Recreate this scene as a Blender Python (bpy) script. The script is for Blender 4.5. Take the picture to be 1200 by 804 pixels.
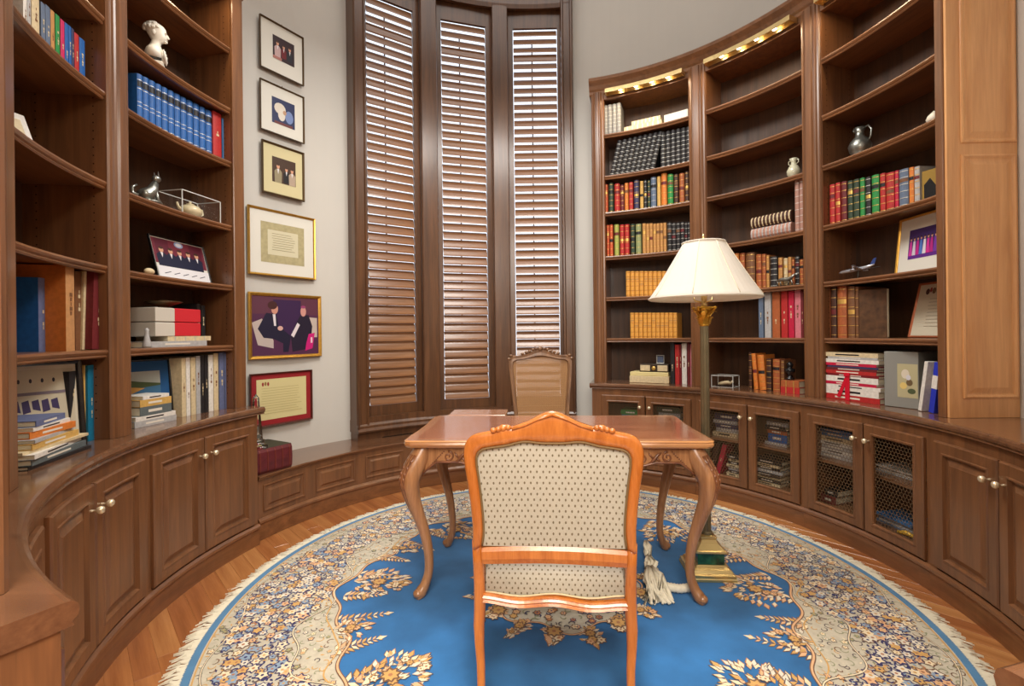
import bpy, math, random
from math import sin, cos, pi, radians, degrees, hypot
random.seed(7)
SC = bpy.context.scene
for o in list(bpy.data.objects): bpy.data.objects.remove(o)
COL = SC.collection

# ---------------------------------------------------------------- camera, world, lights, exposure
FPX = 563.0
cam_d = bpy.data.cameras.new('camera'); cam = bpy.data.objects.new('camera', cam_d); COL.objects.link(cam)
cam_d.sensor_fit = 'HORIZONTAL'; cam_d.sensor_width = 36.0
cam_d.lens = FPX/1200*36.0
cam_d.shift_x = -5.3/1200; cam_d.shift_y = -10.8/1200
cam_d.clip_start = 0.02
cam.location = (-0.167, -2.442, 1.30)
cam.rotation_euler = (pi/2, 0.011, 0)
SC.camera = cam

w = bpy.data.worlds.new('world'); SC.world = w; w.use_nodes = True
bg = w.node_tree.nodes['Background']; bg.inputs[0].default_value = (0.84, 0.90, 1.0, 1); bg.inputs[1].default_value = 1.5

def area(name, loc, rot, size, power, color, size_y=None, shape='DISK'):
    d = bpy.data.lights.new(name, 'AREA'); d.energy = power; d.color = color
    d.shape = 'RECTANGLE' if size_y else shape
    d.size = size
    if size_y: d.size_y = size_y
    o = bpy.data.objects.new(name, d); COL.objects.link(o); o.location = loc; o.rotation_euler = rot
    return o
area('ceiling_light', (0, 0.1, 6.05), (0, 0, 0), 3.0, 48, (1.0, 0.97, 0.93))
area('room_fill_light', (0, 0.15, 3.75), (0, 0, 0), 1.3, 72, (1.0, 0.96, 0.90))  # added fill out of view, brightens the lower walls; stands for no known fixture
area('hall_light', (-0.2, -4.3, 3.0), (radians(62), 0, 0), 2.6, 120, (1.0, 0.94, 0.86), size_y=1.2)
area('hall_ceiling_light', (-0.1, -3.0, 3.15), (0, 0, 0), 1.4, 95, (1.0, 0.90, 0.76))

SC.view_settings.view_transform = 'Standard'
SC.view_settings.look = 'None'
SC.view_settings.exposure = 0.22
SC.view_settings.gamma = 1.0
SC.view_settings.use_curve_mapping = False
SC.cycles.max_bounces = 8
SC.cycles.transparent_max_bounces = 12
SC.cycles.sample_clamp_indirect = 6.0
SC.cycles.caustics_reflective = False; SC.cycles.caustics_refractive = False

# ---------------------------------------------------------------- helpers
def srgb(r, g, b):
    f = lambda c: (c/255/12.92) if c/255 <= .04045 else ((c/255+.055)/1.055)**2.4
    return (f(r), f(g), f(b), 1)

MATS = {}
def mat(name, col, rough=.5, metal=0, spec=.5, coat=0, noise=None, bump=0, emit=None, trans=0, ior=1.45, sheen=0, alpha=1):
    if name in MATS: return MATS[name]
    m = bpy.data.materials.new(name); m.use_nodes = True; nt = m.node_tree
    b = nt.nodes['Principled BSDF']
    b.inputs['Base Color'].default_value = col
    b.inputs['Roughness'].default_value = rough; b.inputs['Metallic'].default_value = metal
    b.inputs['Specular IOR Level'].default_value = spec
    b.inputs['Coat Weight'].default_value = coat; b.inputs['Coat Roughness'].default_value = .15
    b.inputs['Transmission Weight'].default_value = trans; b.inputs['IOR'].default_value = ior
    b.inputs['Sheen Weight'].default_value = sheen
    if emit: b.inputs['Emission Color'].default_value = emit[0]; b.inputs['Emission Strength'].default_value = emit[1]
    if noise:
        sc, amt = noise[0], noise[1]; st = noise[2] if len(noise) > 2 else (1, 1, 1)
        tc = nt.nodes.new('ShaderNodeTexCoord'); mp = nt.nodes.new('ShaderNodeMapping'); mp.inputs['Scale'].default_value = st
        n = nt.nodes.new('ShaderNodeTexNoise'); n.inputs['Scale'].default_value = sc; n.inputs['Detail'].default_value = 5
        nt.links.new(tc.outputs['Object'], mp.inputs[0]); nt.links.new(mp.outputs[0], n.inputs['Vector'])
        r = nt.nodes.new('ShaderNodeValToRGB')
        r.color_ramp.elements[0].position = .3; r.color_ramp.elements[1].position = .7
        r.color_ramp.elements[0].color = tuple(c*(1-amt) for c in col[:3])+(1,)
        r.color_ramp.elements[1].color = tuple(min(1, c*(1+amt)) for c in col[:3])+(1,)
        nt.links.new(n.outputs['Fac'], r.inputs[0]); nt.links.new(r.outputs[0], b.inputs['Base Color'])
        if bump:
            bp = nt.nodes.new('ShaderNodeBump'); bp.inputs['Strength'].default_value = bump; bp.inputs['Distance'].default_value = .002
            nt.links.new(n.outputs['Fac'], bp.inputs['Height']); nt.links.new(bp.outputs[0], b.inputs['Normal'])
    MATS[name] = m
    return m

def wood(name, c1, c2, rough=.35, coat=.3, axis=2, scale=1.0, fine=1.0, spec=.5):
    """stretched-noise grain running along the given object axis"""
    m = bpy.data.materials.new(name); m.use_nodes = True; nt = m.node_tree; b = nt.nodes['Principled BSDF']
    tc = nt.nodes.new('ShaderNodeTexCoord'); mp = nt.nodes.new('ShaderNodeMapping')
    s = [22*scale]*3; s[axis] = 1.6*scale
    mp.inputs['Scale'].default_value = s
    n = nt.nodes.new('ShaderNodeTexNoise'); n.inputs['Scale'].default_value = 1.0; n.inputs['Detail'].default_value = 7
    n.inputs['Roughness'].default_value = .6; n.inputs['Distortion'].default_value = .6
    mp2 = nt.nodes.new('ShaderNodeMapping'); s2 = [160*scale]*3; s2[axis] = 6*scale; mp2.inputs['Scale'].default_value = s2
    n2 = nt.nodes.new('ShaderNodeTexNoise'); n2.inputs['Scale'].default_value = 1.0; n2.inputs['Detail'].default_value = 3
    nt.links.new(tc.outputs['Object'], mp.inputs[0]); nt.links.new(mp.outputs[0], n.inputs['Vector'])
    nt.links.new(tc.outputs['Object'], mp2.inputs[0]); nt.links.new(mp2.outputs[0], n2.inputs['Vector'])
    mx = nt.nodes.new('ShaderNodeMath'); mx.operation = 'MULTIPLY_ADD'; mx.inputs[1].default_value = .28*fine
    nt.links.new(n2.outputs['Fac'], mx.inputs[0]); nt.links.new(n.outputs['Fac'], mx.inputs[2])
    r = nt.nodes.new('ShaderNodeValToRGB'); r.color_ramp.elements[0].position = .45; r.color_ramp.elements[1].position = .85
    r.color_ramp.elements[0].color = c2; r.color_ramp.elements[1].color = c1
    nt.links.new(mx.outputs[0], r.inputs[0]); nt.links.new(r.outputs[0], b.inputs['Base Color'])
    b.inputs['Roughness'].default_value = rough; b.inputs['Coat Weight'].default_value = coat; b.inputs['Coat Roughness'].default_value = .2
    b.inputs['Specular IOR Level'].default_value = spec
    MATS[name] = m
    return m

W_CASE = wood('walnut', srgb(132, 88, 55), srgb(98, 64, 41), rough=.34, coat=.25)
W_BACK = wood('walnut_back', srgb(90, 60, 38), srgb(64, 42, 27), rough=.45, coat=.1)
W_EDGE = wood('walnut_along', srgb(140, 94, 60), srgb(102, 67, 43), rough=.28, coat=.4, axis=0)
W_TOP = wood('counter_wood', srgb(122, 84, 58), srgb(94, 63, 44), rough=.16, coat=.6, axis=0)
W_SHUT = wood('shutter_wood', srgb(106, 70, 43), srgb(74, 48, 31), rough=.35, coat=.3)
W_LOUV = wood('louver_wood', srgb(148, 101, 63), srgb(108, 71, 44), rough=.3, coat=.35, axis=0)
W_CHAIR = wood('orange_wood', srgb(208, 128, 60), srgb(170, 94, 36), rough=.22, coat=.6)
W_DESK = wood('desk_wood', srgb(190, 138, 94), srgb(138, 92, 58), rough=.3, coat=.4)
W_DTOP = wood('desk_top_wood', srgb(192, 138, 106), srgb(158, 108, 80), rough=.13, coat=.8, axis=0)
W_CANE = wood('aged_wood', srgb(140, 102, 70), srgb(92, 64, 44), rough=.4, coat=.2)
W_FL = [wood('oak_floor_%s' % n, srgb(*a), srgb(*b), rough=.25, coat=.5, axis=0, scale=.8) for n, a, b in
        (('honey', (192, 134, 82), (158, 102, 58)), ('amber', (184, 122, 72), (148, 90, 50)), ('tan', (198, 142, 88), (166, 110, 64)), ('rust', (174, 112, 66), (140, 84, 48)))]
BRASS = mat('brass', srgb(222, 196, 140), .3, .9, noise=(14, .12))
PBRASS = mat('pale_brass', srgb(240, 224, 190), .2, .6)
WALL = mat('wall_paint', srgb(206, 203, 196), .7, noise=(3, .015))
CEIL = mat('ceiling_paint', srgb(236, 232, 222), .8)

class MB:
    def __init__(s): s.v = []; s.f = []; s.m = []; s.sm = []
    def add(s, vs, fs, mi=0, smooth=False):
        b = len(s.v); s.v += [tuple(p) for p in vs]
        for f in fs: s.f.append(tuple(i+b for i in f)); s.m.append(mi); s.sm.append(smooth)
        return s
    def box(s, x0, x1, y0, y1, z0, z1, mi=0, c=0):
        if c <= 0:
            s.add([(x0,y0,z0),(x1,y0,z0),(x1,y1,z0),(x0,y1,z0),(x0,y0,z1),(x1,y0,z1),(x1,y1,z1),(x0,y1,z1)],
                  [(0,3,2,1),(4,5,6,7),(0,1,5,4),(1,2,6,5),(2,3,7,6),(3,0,4,7)], mi)
        else:
            L = []
            for z, k in ((z0, c), (z0+c, 0), (z1-c, 0), (z1, c)):
                L.append([(x0+k+(c if not k else 0)*0, y0+k, z), (x1-k, y0+k, z), (x1-k, y1-k, z), (x0+k, y1-k, z)])
            s.loft(L, mi=mi, caps=True)
        return s
    def loft(s, loops, mi=0, caps=True, closed=True, smooth=False, wrap=False):
        n = len(loops[0]); vs = [p for l in loops for p in l]; fs = []
        K = len(loops)
        for k in range(K if wrap else K-1):
            k2 = (k+1) % K
            for i in range(n if closed else n-1):
                j = (i+1) % n
                fs.append((k*n+i, k*n+j, k2*n+j, k2*n+i))
        if caps and closed and not wrap:
            fs.append(tuple(range(n))[::-1]); fs.append(tuple((K-1)*n+i for i in range(n)))
        return s.add(vs, fs, mi, smooth)
    def sweep(s, prof, t0, t1, n=None, mi=0, caps=True, smooth=False):
        """closed (r,z) profile swept about the room axis, angles in degrees clockwise from +Y"""
        n = n or max(2, int(abs(t1-t0)/2.2)+1)
        L = []
        for k in range(n+1):
            a = radians(t0+(t1-t0)*k/n)
            L.append([(r*sin(a), r*cos(a), z) for r, z in prof])
        return s.loft(L, mi=mi, caps=caps, smooth=smooth)
    def arcbox(s, t0, t1, r0, r1, z0, z1, n=None, mi=0):
        return s.sweep([(r0, z0), (r0, z1), (r1, z1), (r1, z0)], t0, t1, n, mi)
    def lathe(s, prof, n=16, mi=0, smooth=True, cx=0, cy=0, caps=True):
        L = [[(cx+r*cos(2*pi*i/n), cy+r*sin(2*pi*i/n), z) for i in range(n)] for r, z in prof]
        return s.loft(L, mi=mi, smooth=smooth, caps=caps)
    def tube(s, pts, rad, n=8, mi=0, smooth=True, sq=1.0, caps=True, up=None, flat=1.0):
        """sweep along points; rad scalar or list; sq>1 gives squarer section"""
        K = len(pts); rad = rad if isinstance(rad, (list, tuple)) else [rad]*K
        L = []
        for k in range(K):
            a = pts[max(0, k-1)]; b = pts[min(K-1, k+1)]
            t = [b[i]-a[i] for i in range(3)]; l = math.sqrt(sum(c*c for c in t)) or 1; t = [c/l for c in t]
            u = up or ((0, 1, 0) if abs(t[1]) < .9 else (1, 0, 0))
            x = [u[1]*t[2]-u[2]*t[1], u[2]*t[0]-u[0]*t[2], u[0]*t[1]-u[1]*t[0]]
            l = math.sqrt(sum(c*c for c in x)) or 1; x = [c/l for c in x]
            y = [t[1]*x[2]-t[2]*x[1], t[2]*x[0]-t[0]*x[2], t[0]*x[1]-t[1]*x[0]]
            ring = []
            for i in range(n):
                q = 2*pi*(i+.5)/n; c_, s_ = cos(q), sin(q)
                if sq > 1:
                    g = 1/(abs(c_)**(2*sq)+abs(s_)**(2*sq))**(1/(2*sq)); c_, s_ = c_*g, s_*g
                ring.append(tuple(pts[k][j]+rad[k]*(c_*x[j]+s_*flat*y[j]) for j in range(3)))
            L.append(ring)
        return s.loft(L, mi=mi, smooth=smooth, caps=caps)
    def prism(s, poly, y0, y1, mi=0):
        """poly of (x,z), extruded along y"""
        return s.loft([[(x, y0, z) for x, z in poly], [(x, y1, z) for x, z in poly]], mi=mi)
    def rings(s, P, s0, s1, z0, z1, seq, fill=True, n=6, mi=0):
        """nested rectangular rings on a mapped surface P(s,z,d); seq of (inset, d)"""
        loops = []
        for ins, d in seq:
            a, b, c, e = s0+ins, s1-ins, z0+ins, z1-ins
            l = [P(a+(b-a)*i/n, c, d) for i in range(n+1)]+[P(b-(b-a)*i/n, e, d) for i in range(n+1)]
            loops.append(l)
        s.loft(loops, mi=mi, caps=False)
        if fill:
            l = loops[-1]; m = n+1
            s.add(l, [(i, i+1, 2*m-2-i, 2*m-1-i) for i in range(n)], mi)
        return s
    def ellipsoid(s, c, r, n=12, k=8, mi=0):
        L = []
        for j in range(k+1):
            a = -pi/2+pi*j/k; a = max(-pi/2+.12, min(pi/2-.12, a))
            L.append([(c[0]+r[0]*cos(a)*cos(2*pi*i/n), c[1]+r[1]*cos(a)*sin(2*pi*i/n), c[2]+r[2]*sin(a)) for i in range(n)])
        return s.loft(L, mi=mi, smooth=True)
    def build(s, name, mats, parent=None, world=False, loc=None, rot=None, **props):
        me = bpy.data.meshes.new(name)
        vs = s.v
        if world and parent is not None:
            px, py, pz = parent.location; a = -parent.rotation_euler[2]; c_, s_ = cos(a), sin(a)
            vs = [((x-px)*c_-(y-py)*s_, (x-px)*s_+(y-py)*c_, z-pz) for x, y, z in vs]
        me.from_pydata(vs, [], s.f)
        mats = mats if isinstance(mats, (list, tuple)) else [mats]
        for m in mats: me.materials.append(m)
        if len(mats) > 1: me.polygons.foreach_set('material_index', s.m)
        me.polygons.foreach_set('use_smooth', s.sm)
        me.update()
        import bmesh
        bm = bmesh.new(); bm.from_mesh(me); bmesh.ops.recalc_face_normals(bm, faces=bm.faces); bm.to_mesh(me); bm.free()
        o = bpy.data.objects.new(name, me); COL.objects.link(o)
        if parent is not None: o.parent = parent
        if loc: o.location = loc
        if rot: o.rotation_euler = rot
        for k, v in props.items(): o[k] = v
        return o

def empty(name, loc=(0, 0, 0), rz=0, label=None, cat=None, group=None):
    o = bpy.data.objects.new(name, None); COL.objects.link(o); o.location = loc; o.rotation_euler = (0, 0, rz)
    o.empty_display_size = .1
    tag(o, label, cat, group)
    return o
def tag(o, label=None, cat=None, group=None):
    if label: o['label'] = label
    if cat: o['category'] = cat
    if group: o['group'] = group
    return o
KIDS = {}
def copy_tree(o, parent=None, loc=None, rz=None, label=None):
    c = o.copy(); COL.objects.link(c)
    if parent is not None: c.parent = parent
    if loc is not None: c.location = loc
    if rz is not None: c.rotation_euler = (0, 0, rz)
    if label: c['label'] = label
    for ch in list(KIDS.get(o.name, [])): copy_tree(ch, c)
    return c
def index_kids():
    KIDS.clear()
    for o in bpy.data.objects:
        if o.parent: KIDS.setdefault(o.parent.name, []).append(o)

def pol(r, th, z=0): a = radians(th); return (r*sin(a), r*cos(a), z)
def struct(o): o['kind'] = 'structure'; return o
def arcP(R):
    """surface map: s = arc length measured at radius R, d = radius"""
    return lambda s_, z, d: (d*sin(s_/R), d*cos(s_/R), z)
D2 = pi/180
RW = 2.33

# ---------------------------------------------------------------- room shell
fl = MB().box(-4, 4, -6.5, 3.2, -.03, -.006).build('floor', mat('subfloor', srgb(120, 76, 44), .6)); struct(fl)
# boards at 45 degrees, each its own piece
ang = radians(133)
PL = .083; Lmesh = {}
cnt = 0
ux, uy = cos(ang), sin(ang); nx, ny = -uy, ux
for i in range(-29, 30):
    off = i*PL
    x = -2.6 + (i*37 % 11)*.11
    while x < 2.6:
        L = random.choice((.75, .95, 1.2, 1.45))
        cxm, cym = (x+L/2)*ux+off*nx, (x+L/2)*uy+off*ny
        near = hypot(cxm, cym) < 2.05+L/2 and not hypot(abs(cxm)+L*.36, abs(cym)+L*.36) < 1.45
        if near and cnt < 290:
            k = random.randrange(4); key = (L, k)
            if key not in Lmesh:
                o = MB().box(0, L-.0012, -PL/2+.0007, PL/2-.0007, -.006, 0, c=.0008).build('plank', W_FL[k], fl)
                Lmesh[key] = o.data
            else:
                o = bpy.data.objects.new('plank', Lmesh[key]); COL.objects.link(o); o.parent = fl
            o.location = (x*ux+off*nx, x*uy+off*ny, 0); o.rotation_euler = (0, 0, ang); cnt += 1
        x += L
MB().box(-3.5, 3.5, -6.4, 2.6, -.0061, -.0015).build('plank_field', W_FL[0], fl, kind='stuff')

def wallarc(name, t0, t1, z0, z1, r0=RW, r1=RW+.12):
    return struct(MB().sweep([(r0, z0), (r0, z1), (r1, z1), (r1, z0)], t0, t1, None).build(name, WALL))
HC = 6.2
W0, W1 = -43.5, 10.35          # window opening
wallarc('wall_left', -151, W0, 0, HC)
wallarc('wall_right', W1, 166, 0, HC)
wallarc('wall_back', W0, W1, 4.66, HC)
wallarc('wall_back_low', W0, W1, 0, .46)
struct(MB().lathe([(2.6, HC), (2.6, HC+.1)], 48, smooth=False).build('ceiling', CEIL))
# entrance wall above the opening and the hall behind the camera
wallarc('wall_front', 166, 209, 3.3, HC)
hall = MB()
hall.box(-3.0, -2.9, -6, -2.05, 0, 3.3); hall.box(2.9, 3.0, -6, -2.2, 0, 3.3); hall.box(-3, 3, -6.1, -6, 0, 3.3)
hall.box(-3, -1.18, -2.08, -1.98, 0, 3.3); hall.box(.6, 3, -2.28, -2.18, 0, 3.3)
struct(hall.build('wall_hall', WALL))
struct(MB().box(-3, 3, -6.1, -2.0, 3.3, 3.4).build('ceiling_hall', CEIL))
ROWS=[
('A309','the top shelf nearest the shutters','grey and white ribbed volumes on a top shelf',3.09,'ribbed',[(18.9, 0.0388, 0.285, 2.06, 'silvergrey', {}),(20.02, 0.0388, 0.286, 2.06, 'silvergrey', {}),(21.14, 0.0385, 0.286, 2.06, 'silvergrey', {}),(22.25, 0.0381, 0.287, 2.06, 'silvergrey', {})]),
('A272l','the leaning black set near the shutters','black and silver volumes leaning on a shelf',2.72,'ribbed',[(21.48, 0.0429, 0.317, 2.05, 'black', {'lean': 14}),(22.74, 0.0426, 0.32, 2.05, 'black', {'lean': 14}),(24.01, 0.0426, 0.322, 2.05, 'black', {'lean': 14}),(25.26, 0.0422, 0.324, 2.05, 'black', {'lean': 14}),(26.51, 0.0422, 0.326, 2.05, 'black', {'lean': 14}),(27.75, 0.0422, 0.327, 2.05, 'black', {'lean': 14}),(28.98, 0.0419, 0.327, 2.05, 'black', {'lean': 14}),(30.22, 0.0415, 0.328, 2.05, 'black', {'lean': 14}),(31.44, 0.0415, 0.327, 2.05, 'black', {'lean': 14})]),
('A272','the upright set beside the leaning one','upright black and silver volumes',2.72,'ribbed',[(32.97, 0.0413, 0.315, 2.06, 'black', {}),(34.19, 0.041, 0.313, 2.06, 'black', {}),(35.41, 0.0406, 0.311, 2.06, 'black', {}),(36.62, 0.0406, 0.309, 2.06, 'black', {}),(37.83, 0.0403, 0.306, 2.06, 'black', {}),(39.03, 0.0403, 0.303, 2.06, 'black', {})]),
('A238','the colourful row under the black set','multicoloured leather books by the shutters',2.385,'leather',[(18.88, 0.0351, 0.269, 2.05, 'orangered', {}),(20.17, 0.0426, 0.272, 2.05, 'darkgreen', {}),(21.68, 0.0497, 0.261, 2.05, 'red', {}),(22.95, 0.0343, 0.244, 2.05, 'maroon', {}),(24.02, 0.034, 0.254, 2.05, 'orange', {}),(25.14, 0.0379, 0.256, 2.05, 'red', {}),(26.5, 0.0437, 0.268, 2.05, 'navy', {}),(27.78, 0.0301, 0.253, 2.05, 'mustard', {}),(28.68, 0.0254, 0.259, 2.05, 'black', {}),(29.54, 0.024, 0.254, 2.05, 'darkgreen', {}),(30.66, 0.0476, 0.27, 2.05, 'slate', {}),(31.96, 0.0311, 0.269, 2.05, 'mustard', {}),(33.22, 0.0494, 0.287, 2.05, 'orange', {}),(34.75, 0.0487, 0.269, 2.05, 'green', {}),(36.09, 0.039, 0.259, 2.05, 'darkbrown', {}),(37.45, 0.0433, 0.26, 2.05, 'rust', {}),(38.62, 0.0315, 0.261, 2.05, 'darkbrown', {})]),
('A199','the mixed row left above the lampshade','mixed, tan and black leather books',1.99,'leather',[(19.25, 0.0229, 0.29, 2.05, 'orangered', {}),(20.11, 0.0308, 0.288, 2.05, 'orangered', {}),(21.45, 0.0422, 0.285, 2.05, 'lime', {}),(22.79, 0.0379, 0.283, 2.05, 'red', {}),(24.02, 0.0419, 0.28, 2.05, 'red', {}),(25.45, 0.0376, 0.277, 2.05, 'darkgreen', {}),(26.87, 0.0487, 0.273, 2.05, 'palegreen', {}),(28.27, 0.0311, 0.27, 2.05, 'tan', {}),(29.14, 0.0283, 0.267, 2.05, 'tan', {}),(29.98, 0.0283, 0.265, 2.05, 'tan', {}),(30.82, 0.0268, 0.262, 2.05, 'tan', {}),(31.63, 0.0283, 0.26, 2.05, 'tan', {}),(32.47, 0.0272, 0.257, 2.05, 'tan', {}),(33.29, 0.0272, 0.254, 2.05, 'tan', {}),(34.38, 0.0365, 0.25, 2.05, 'black', {}),(35.43, 0.0343, 0.246, 2.05, 'black', {}),(36.45, 0.0333, 0.243, 2.05, 'black', {}),(37.47, 0.0322, 0.239, 2.05, 'black', {}),(38.31, 0.0222, 0.235, 2.05, 'black', {}),(39.0, 0.0229, 0.233, 2.05, 'black', {})]),
('A162','the golden set left of the lampshade','upper set of golden leather books',1.62,'gold',[(24.16, 0.0379, 0.23, 2.05, 'golden', {}),(25.27, 0.0376, 0.227, 2.05, 'golden', {}),(26.38, 0.0376, 0.224, 2.05, 'golden', {}),(27.48, 0.0376, 0.222, 2.05, 'golden', {}),(28.59, 0.0376, 0.219, 2.05, 'golden', {}),(29.68, 0.0372, 0.216, 2.05, 'golden', {}),(30.77, 0.0372, 0.213, 2.05, 'golden', {}),(31.85, 0.0369, 0.21, 2.05, 'golden', {}),(32.94, 0.0369, 0.207, 2.05, 'golden', {}),(34.01, 0.0365, 0.204, 2.05, 'golden', {}),(35.08, 0.0365, 0.201, 2.05, 'golden', {}),(36.14, 0.0361, 0.198, 2.05, 'golden', {}),(37.2, 0.0361, 0.194, 2.05, 'golden', {})]),
('A125','the golden set below shade level','lower set of golden leather books',1.25,'gold',[(25.09, 0.0361, 0.227, 2.05, 'golden', {}),(26.14, 0.0361, 0.226, 2.05, 'golden', {}),(27.2, 0.0361, 0.225, 2.05, 'golden', {}),(28.26, 0.0361, 0.224, 2.05, 'golden', {}),(29.3, 0.0358, 0.223, 2.05, 'golden', {}),(30.35, 0.0358, 0.221, 2.05, 'golden', {}),(31.38, 0.0354, 0.22, 2.05, 'golden', {}),(32.42, 0.0354, 0.219, 2.05, 'golden', {}),(33.45, 0.0351, 0.218, 2.05, 'golden', {}),(34.48, 0.0351, 0.217, 2.05, 'golden', {}),(35.5, 0.0351, 0.215, 2.05, 'golden', {})]),
('Acnt','the counter row left of the lamp','upright books on the counter left of the lamp',0.856,'cloth',[(34.76, 0.0343, 0.365, 2.05, 'black', {}),(35.91, 0.0376, 0.336, 2.05, 'red', {}),(36.71, 0.0143, 0.336, 2.05, 'darkred', {}),(37.58, 0.0415, 0.35, 2.05, 'white', {}),(38.6, 0.0229, 0.358, 2.05, 'maroon', {}),(39.26, 0.0186, 0.343, 2.05, 'pink', {})]),
('B199r','the upright pair below the vase','pinkish brown books at a shelf end',1.99,'ribbed',[(62.76, 0.0306, 0.386, 2.04, 'pinkbrown', {}),(63.67, 0.0281, 0.388, 2.04, 'pinkbrown', {})]),
('B162','the worn row right of the lampshade','old tan and brown books right of the lampshade',1.62,'leather',[(48.03, 0.034, 0.288, 2.07, 'orange', {}),(49.34, 0.047, 0.295, 2.07, 'orange', {}),(50.73, 0.0401, 0.288, 2.07, 'rust', {}),(52.47, 0.0726, 0.286, 2.07, 'brown', {}),(54.24, 0.0423, 0.264, 2.07, 'rust', {}),(55.33, 0.0293, 0.258, 2.07, 'rust', {}),(56.13, 0.0224, 0.248, 2.07, 'tan', {}),(57.36, 0.0542, 0.229, 2.07, 'black', {}),(58.72, 0.0314, 0.216, 2.07, 'tan', {}),(59.81, 0.0282, 0.204, 2.07, 'cream', {}),(60.63, 0.0249, 0.212, 2.07, 'tan', {}),(61.32, 0.0188, 0.19, 2.07, 'rust', {}),(62.14, 0.0278, 0.21, 2.07, 'black', {}),(62.98, 0.0275, 0.182, 2.07, 'rust', {})]),
('B125','the tall red row right of the lamp','tall red and silver books',1.25,'cloth',[(54.88, 0.0358, 0.333, 2.05, 'slate', {}),(56.33, 0.0483, 0.342, 2.05, 'silver', {}),(58.06, 0.0569, 0.337, 2.05, 'rust', {}),(59.78, 0.0469, 0.338, 2.05, 'red', {}),(61.17, 0.0404, 0.334, 2.05, 'crimson', {}),(62.51, 0.0429, 0.336, 2.05, 'pink', {}),(63.41, 0.0154, 0.321, 2.05, 'maroon', {})]),
('Bcnt','the counter row right of the lamp','old books on the counter right of the lamp',0.856,'leather',[(52.47, 0.0233, 0.281, 2.05, 'darkbrown', {'lean': 0}),(53.43, 0.0329, 0.276, 2.05, 'orange', {'lean': -4}),(54.88, 0.0519, 0.264, 2.05, 'orange', {'lean': -4}),(56.41, 0.0386, 0.24, 2.05, 'darkbrown', {'lean': 0}),(57.97, 0.0537, 0.236, 2.05, 'rust', {'lean': 0}),(59.25, 0.025, 0.232, 2.05, 'brown', {'lean': 0})]),
('C199','the long red and green row','red and green leather books in the wide right bay',1.99,'leather',[(68.07, 0.0437, 0.274, 2.05, 'brown', {}),(69.45, 0.0372, 0.27, 2.05, 'red', {}),(70.52, 0.0322, 0.267, 2.05, 'red', {}),(71.67, 0.0386, 0.262, 2.05, 'maroon', {}),(72.84, 0.0336, 0.258, 2.05, 'darkgreen', {}),(73.95, 0.039, 0.253, 2.05, 'darkgreen', {}),(75.06, 0.0308, 0.25, 2.05, 'green', {}),(76.1, 0.034, 0.245, 2.05, 'black', {}),(77.4, 0.0476, 0.238, 2.05, 'green', {}),(78.68, 0.034, 0.233, 2.05, 'red', {}),(79.97, 0.0519, 0.225, 2.05, 'red', {}),(81.1, 0.0229, 0.222, 2.05, 'crimson', {}),(82.32, 0.0594, 0.213, 2.05, 'slate', {}),(83.61, 0.029, 0.209, 2.05, 'orange', {}),(84.54, 0.0329, 0.203, 2.05, 'silver', {})]),
('C125','the row left of the leaning certificate','brown books beside the certificate',1.25,'leather',[(68.17, 0.0501, 0.341, 2.05, 'rust', {'d': 0.24}),(69.5, 0.0394, 0.337, 2.05, 'darkbrown', {'d': 0.24}),(71.08, 0.0658, 0.331, 2.05, 'rust', {'d': 0.24}),(72.82, 0.0476, 0.325, 2.05, 'brown', {'d': 0.24}),(73.84, 0.0197, 0.322, 2.05, 'brown', {'d': 0.24})]),
('L238','the bright row high at the left','bright books high on the left shelves',2.385,'cloth',[(-110.39, 0.0229, 0.178, 2.05, 'white', {}),(-109.72, 0.0204, 0.182, 2.05, 'silver', {}),(-108.66, 0.0462, 0.192, 2.05, 'cream', {}),(-107.39, 0.0258, 0.193, 2.05, 'slate', {}),(-106.58, 0.0283, 0.2, 2.05, 'slate', {}),(-105.8, 0.0233, 0.201, 2.05, 'tan', {}),(-104.97, 0.0258, 0.203, 2.05, 'green', {}),(-104.15, 0.0236, 0.202, 2.05, 'magenta', {}),(-103.46, 0.0218, 0.204, 2.05, 'blue', {}),(-102.88, 0.0161, 0.206, 2.05, 'blue', {}),(-102.4, 0.0143, 0.206, 2.05, 'navy', {}),(-101.75, 0.0272, 0.199, 2.05, 'red', {}),(-100.83, 0.0343, 0.197, 2.05, 'blue', {})]),
('L125','the shelf of big old books','large old books at the left edge',1.25,'cloth',[(-105.44, 0.0465, 0.289, 2.1, 'slateblue', {'d': 0.2, 'body': 'blue', 'cov': 1}),(-104.37, 0.0556, 0.343, 2.03, 'tanold', {'d': 0.26, 'body': 'orangebrown'}),(-100.97, 0.0441, 0.334, 2.07, 'brown', {}),(-99.97, 0.05, 0.338, 2.06, 'cream', {'lean': 3}),(-99.44, 0.0648, 0.349, 2.03, 'maroon', {'lean': 3, 'lab': 1}),(-98.03, 0.0298, 0.324, 2.03, 'silver', {'lean': 3})]),
('Lcnt','the left edge row on the counter','books on the counter at the left edge',0.856,'cloth',[(-100.56, 0.0249, 0.284, 2.13, 'greystone', {}),(-102.97, 0.0497, 0.31, 2.05, 'black', {'d': 0.24}),(-100.76, 0.0311, 0.315, 2.07, 'greystone', {}),(-100.41, 0.0209, 0.329, 2.06, 'mustard', {}),(-99.91, 0.0422, 0.328, 2.05, 'teal', {}),(-99.02, 0.0157, 0.318, 2.05, 'teal', {}),(-98.94, 0.0164, 0.318, 2.04, 'silver', {}),(-97.48, 0.0454, 0.307, 2.05, 'black', {})]),
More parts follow.
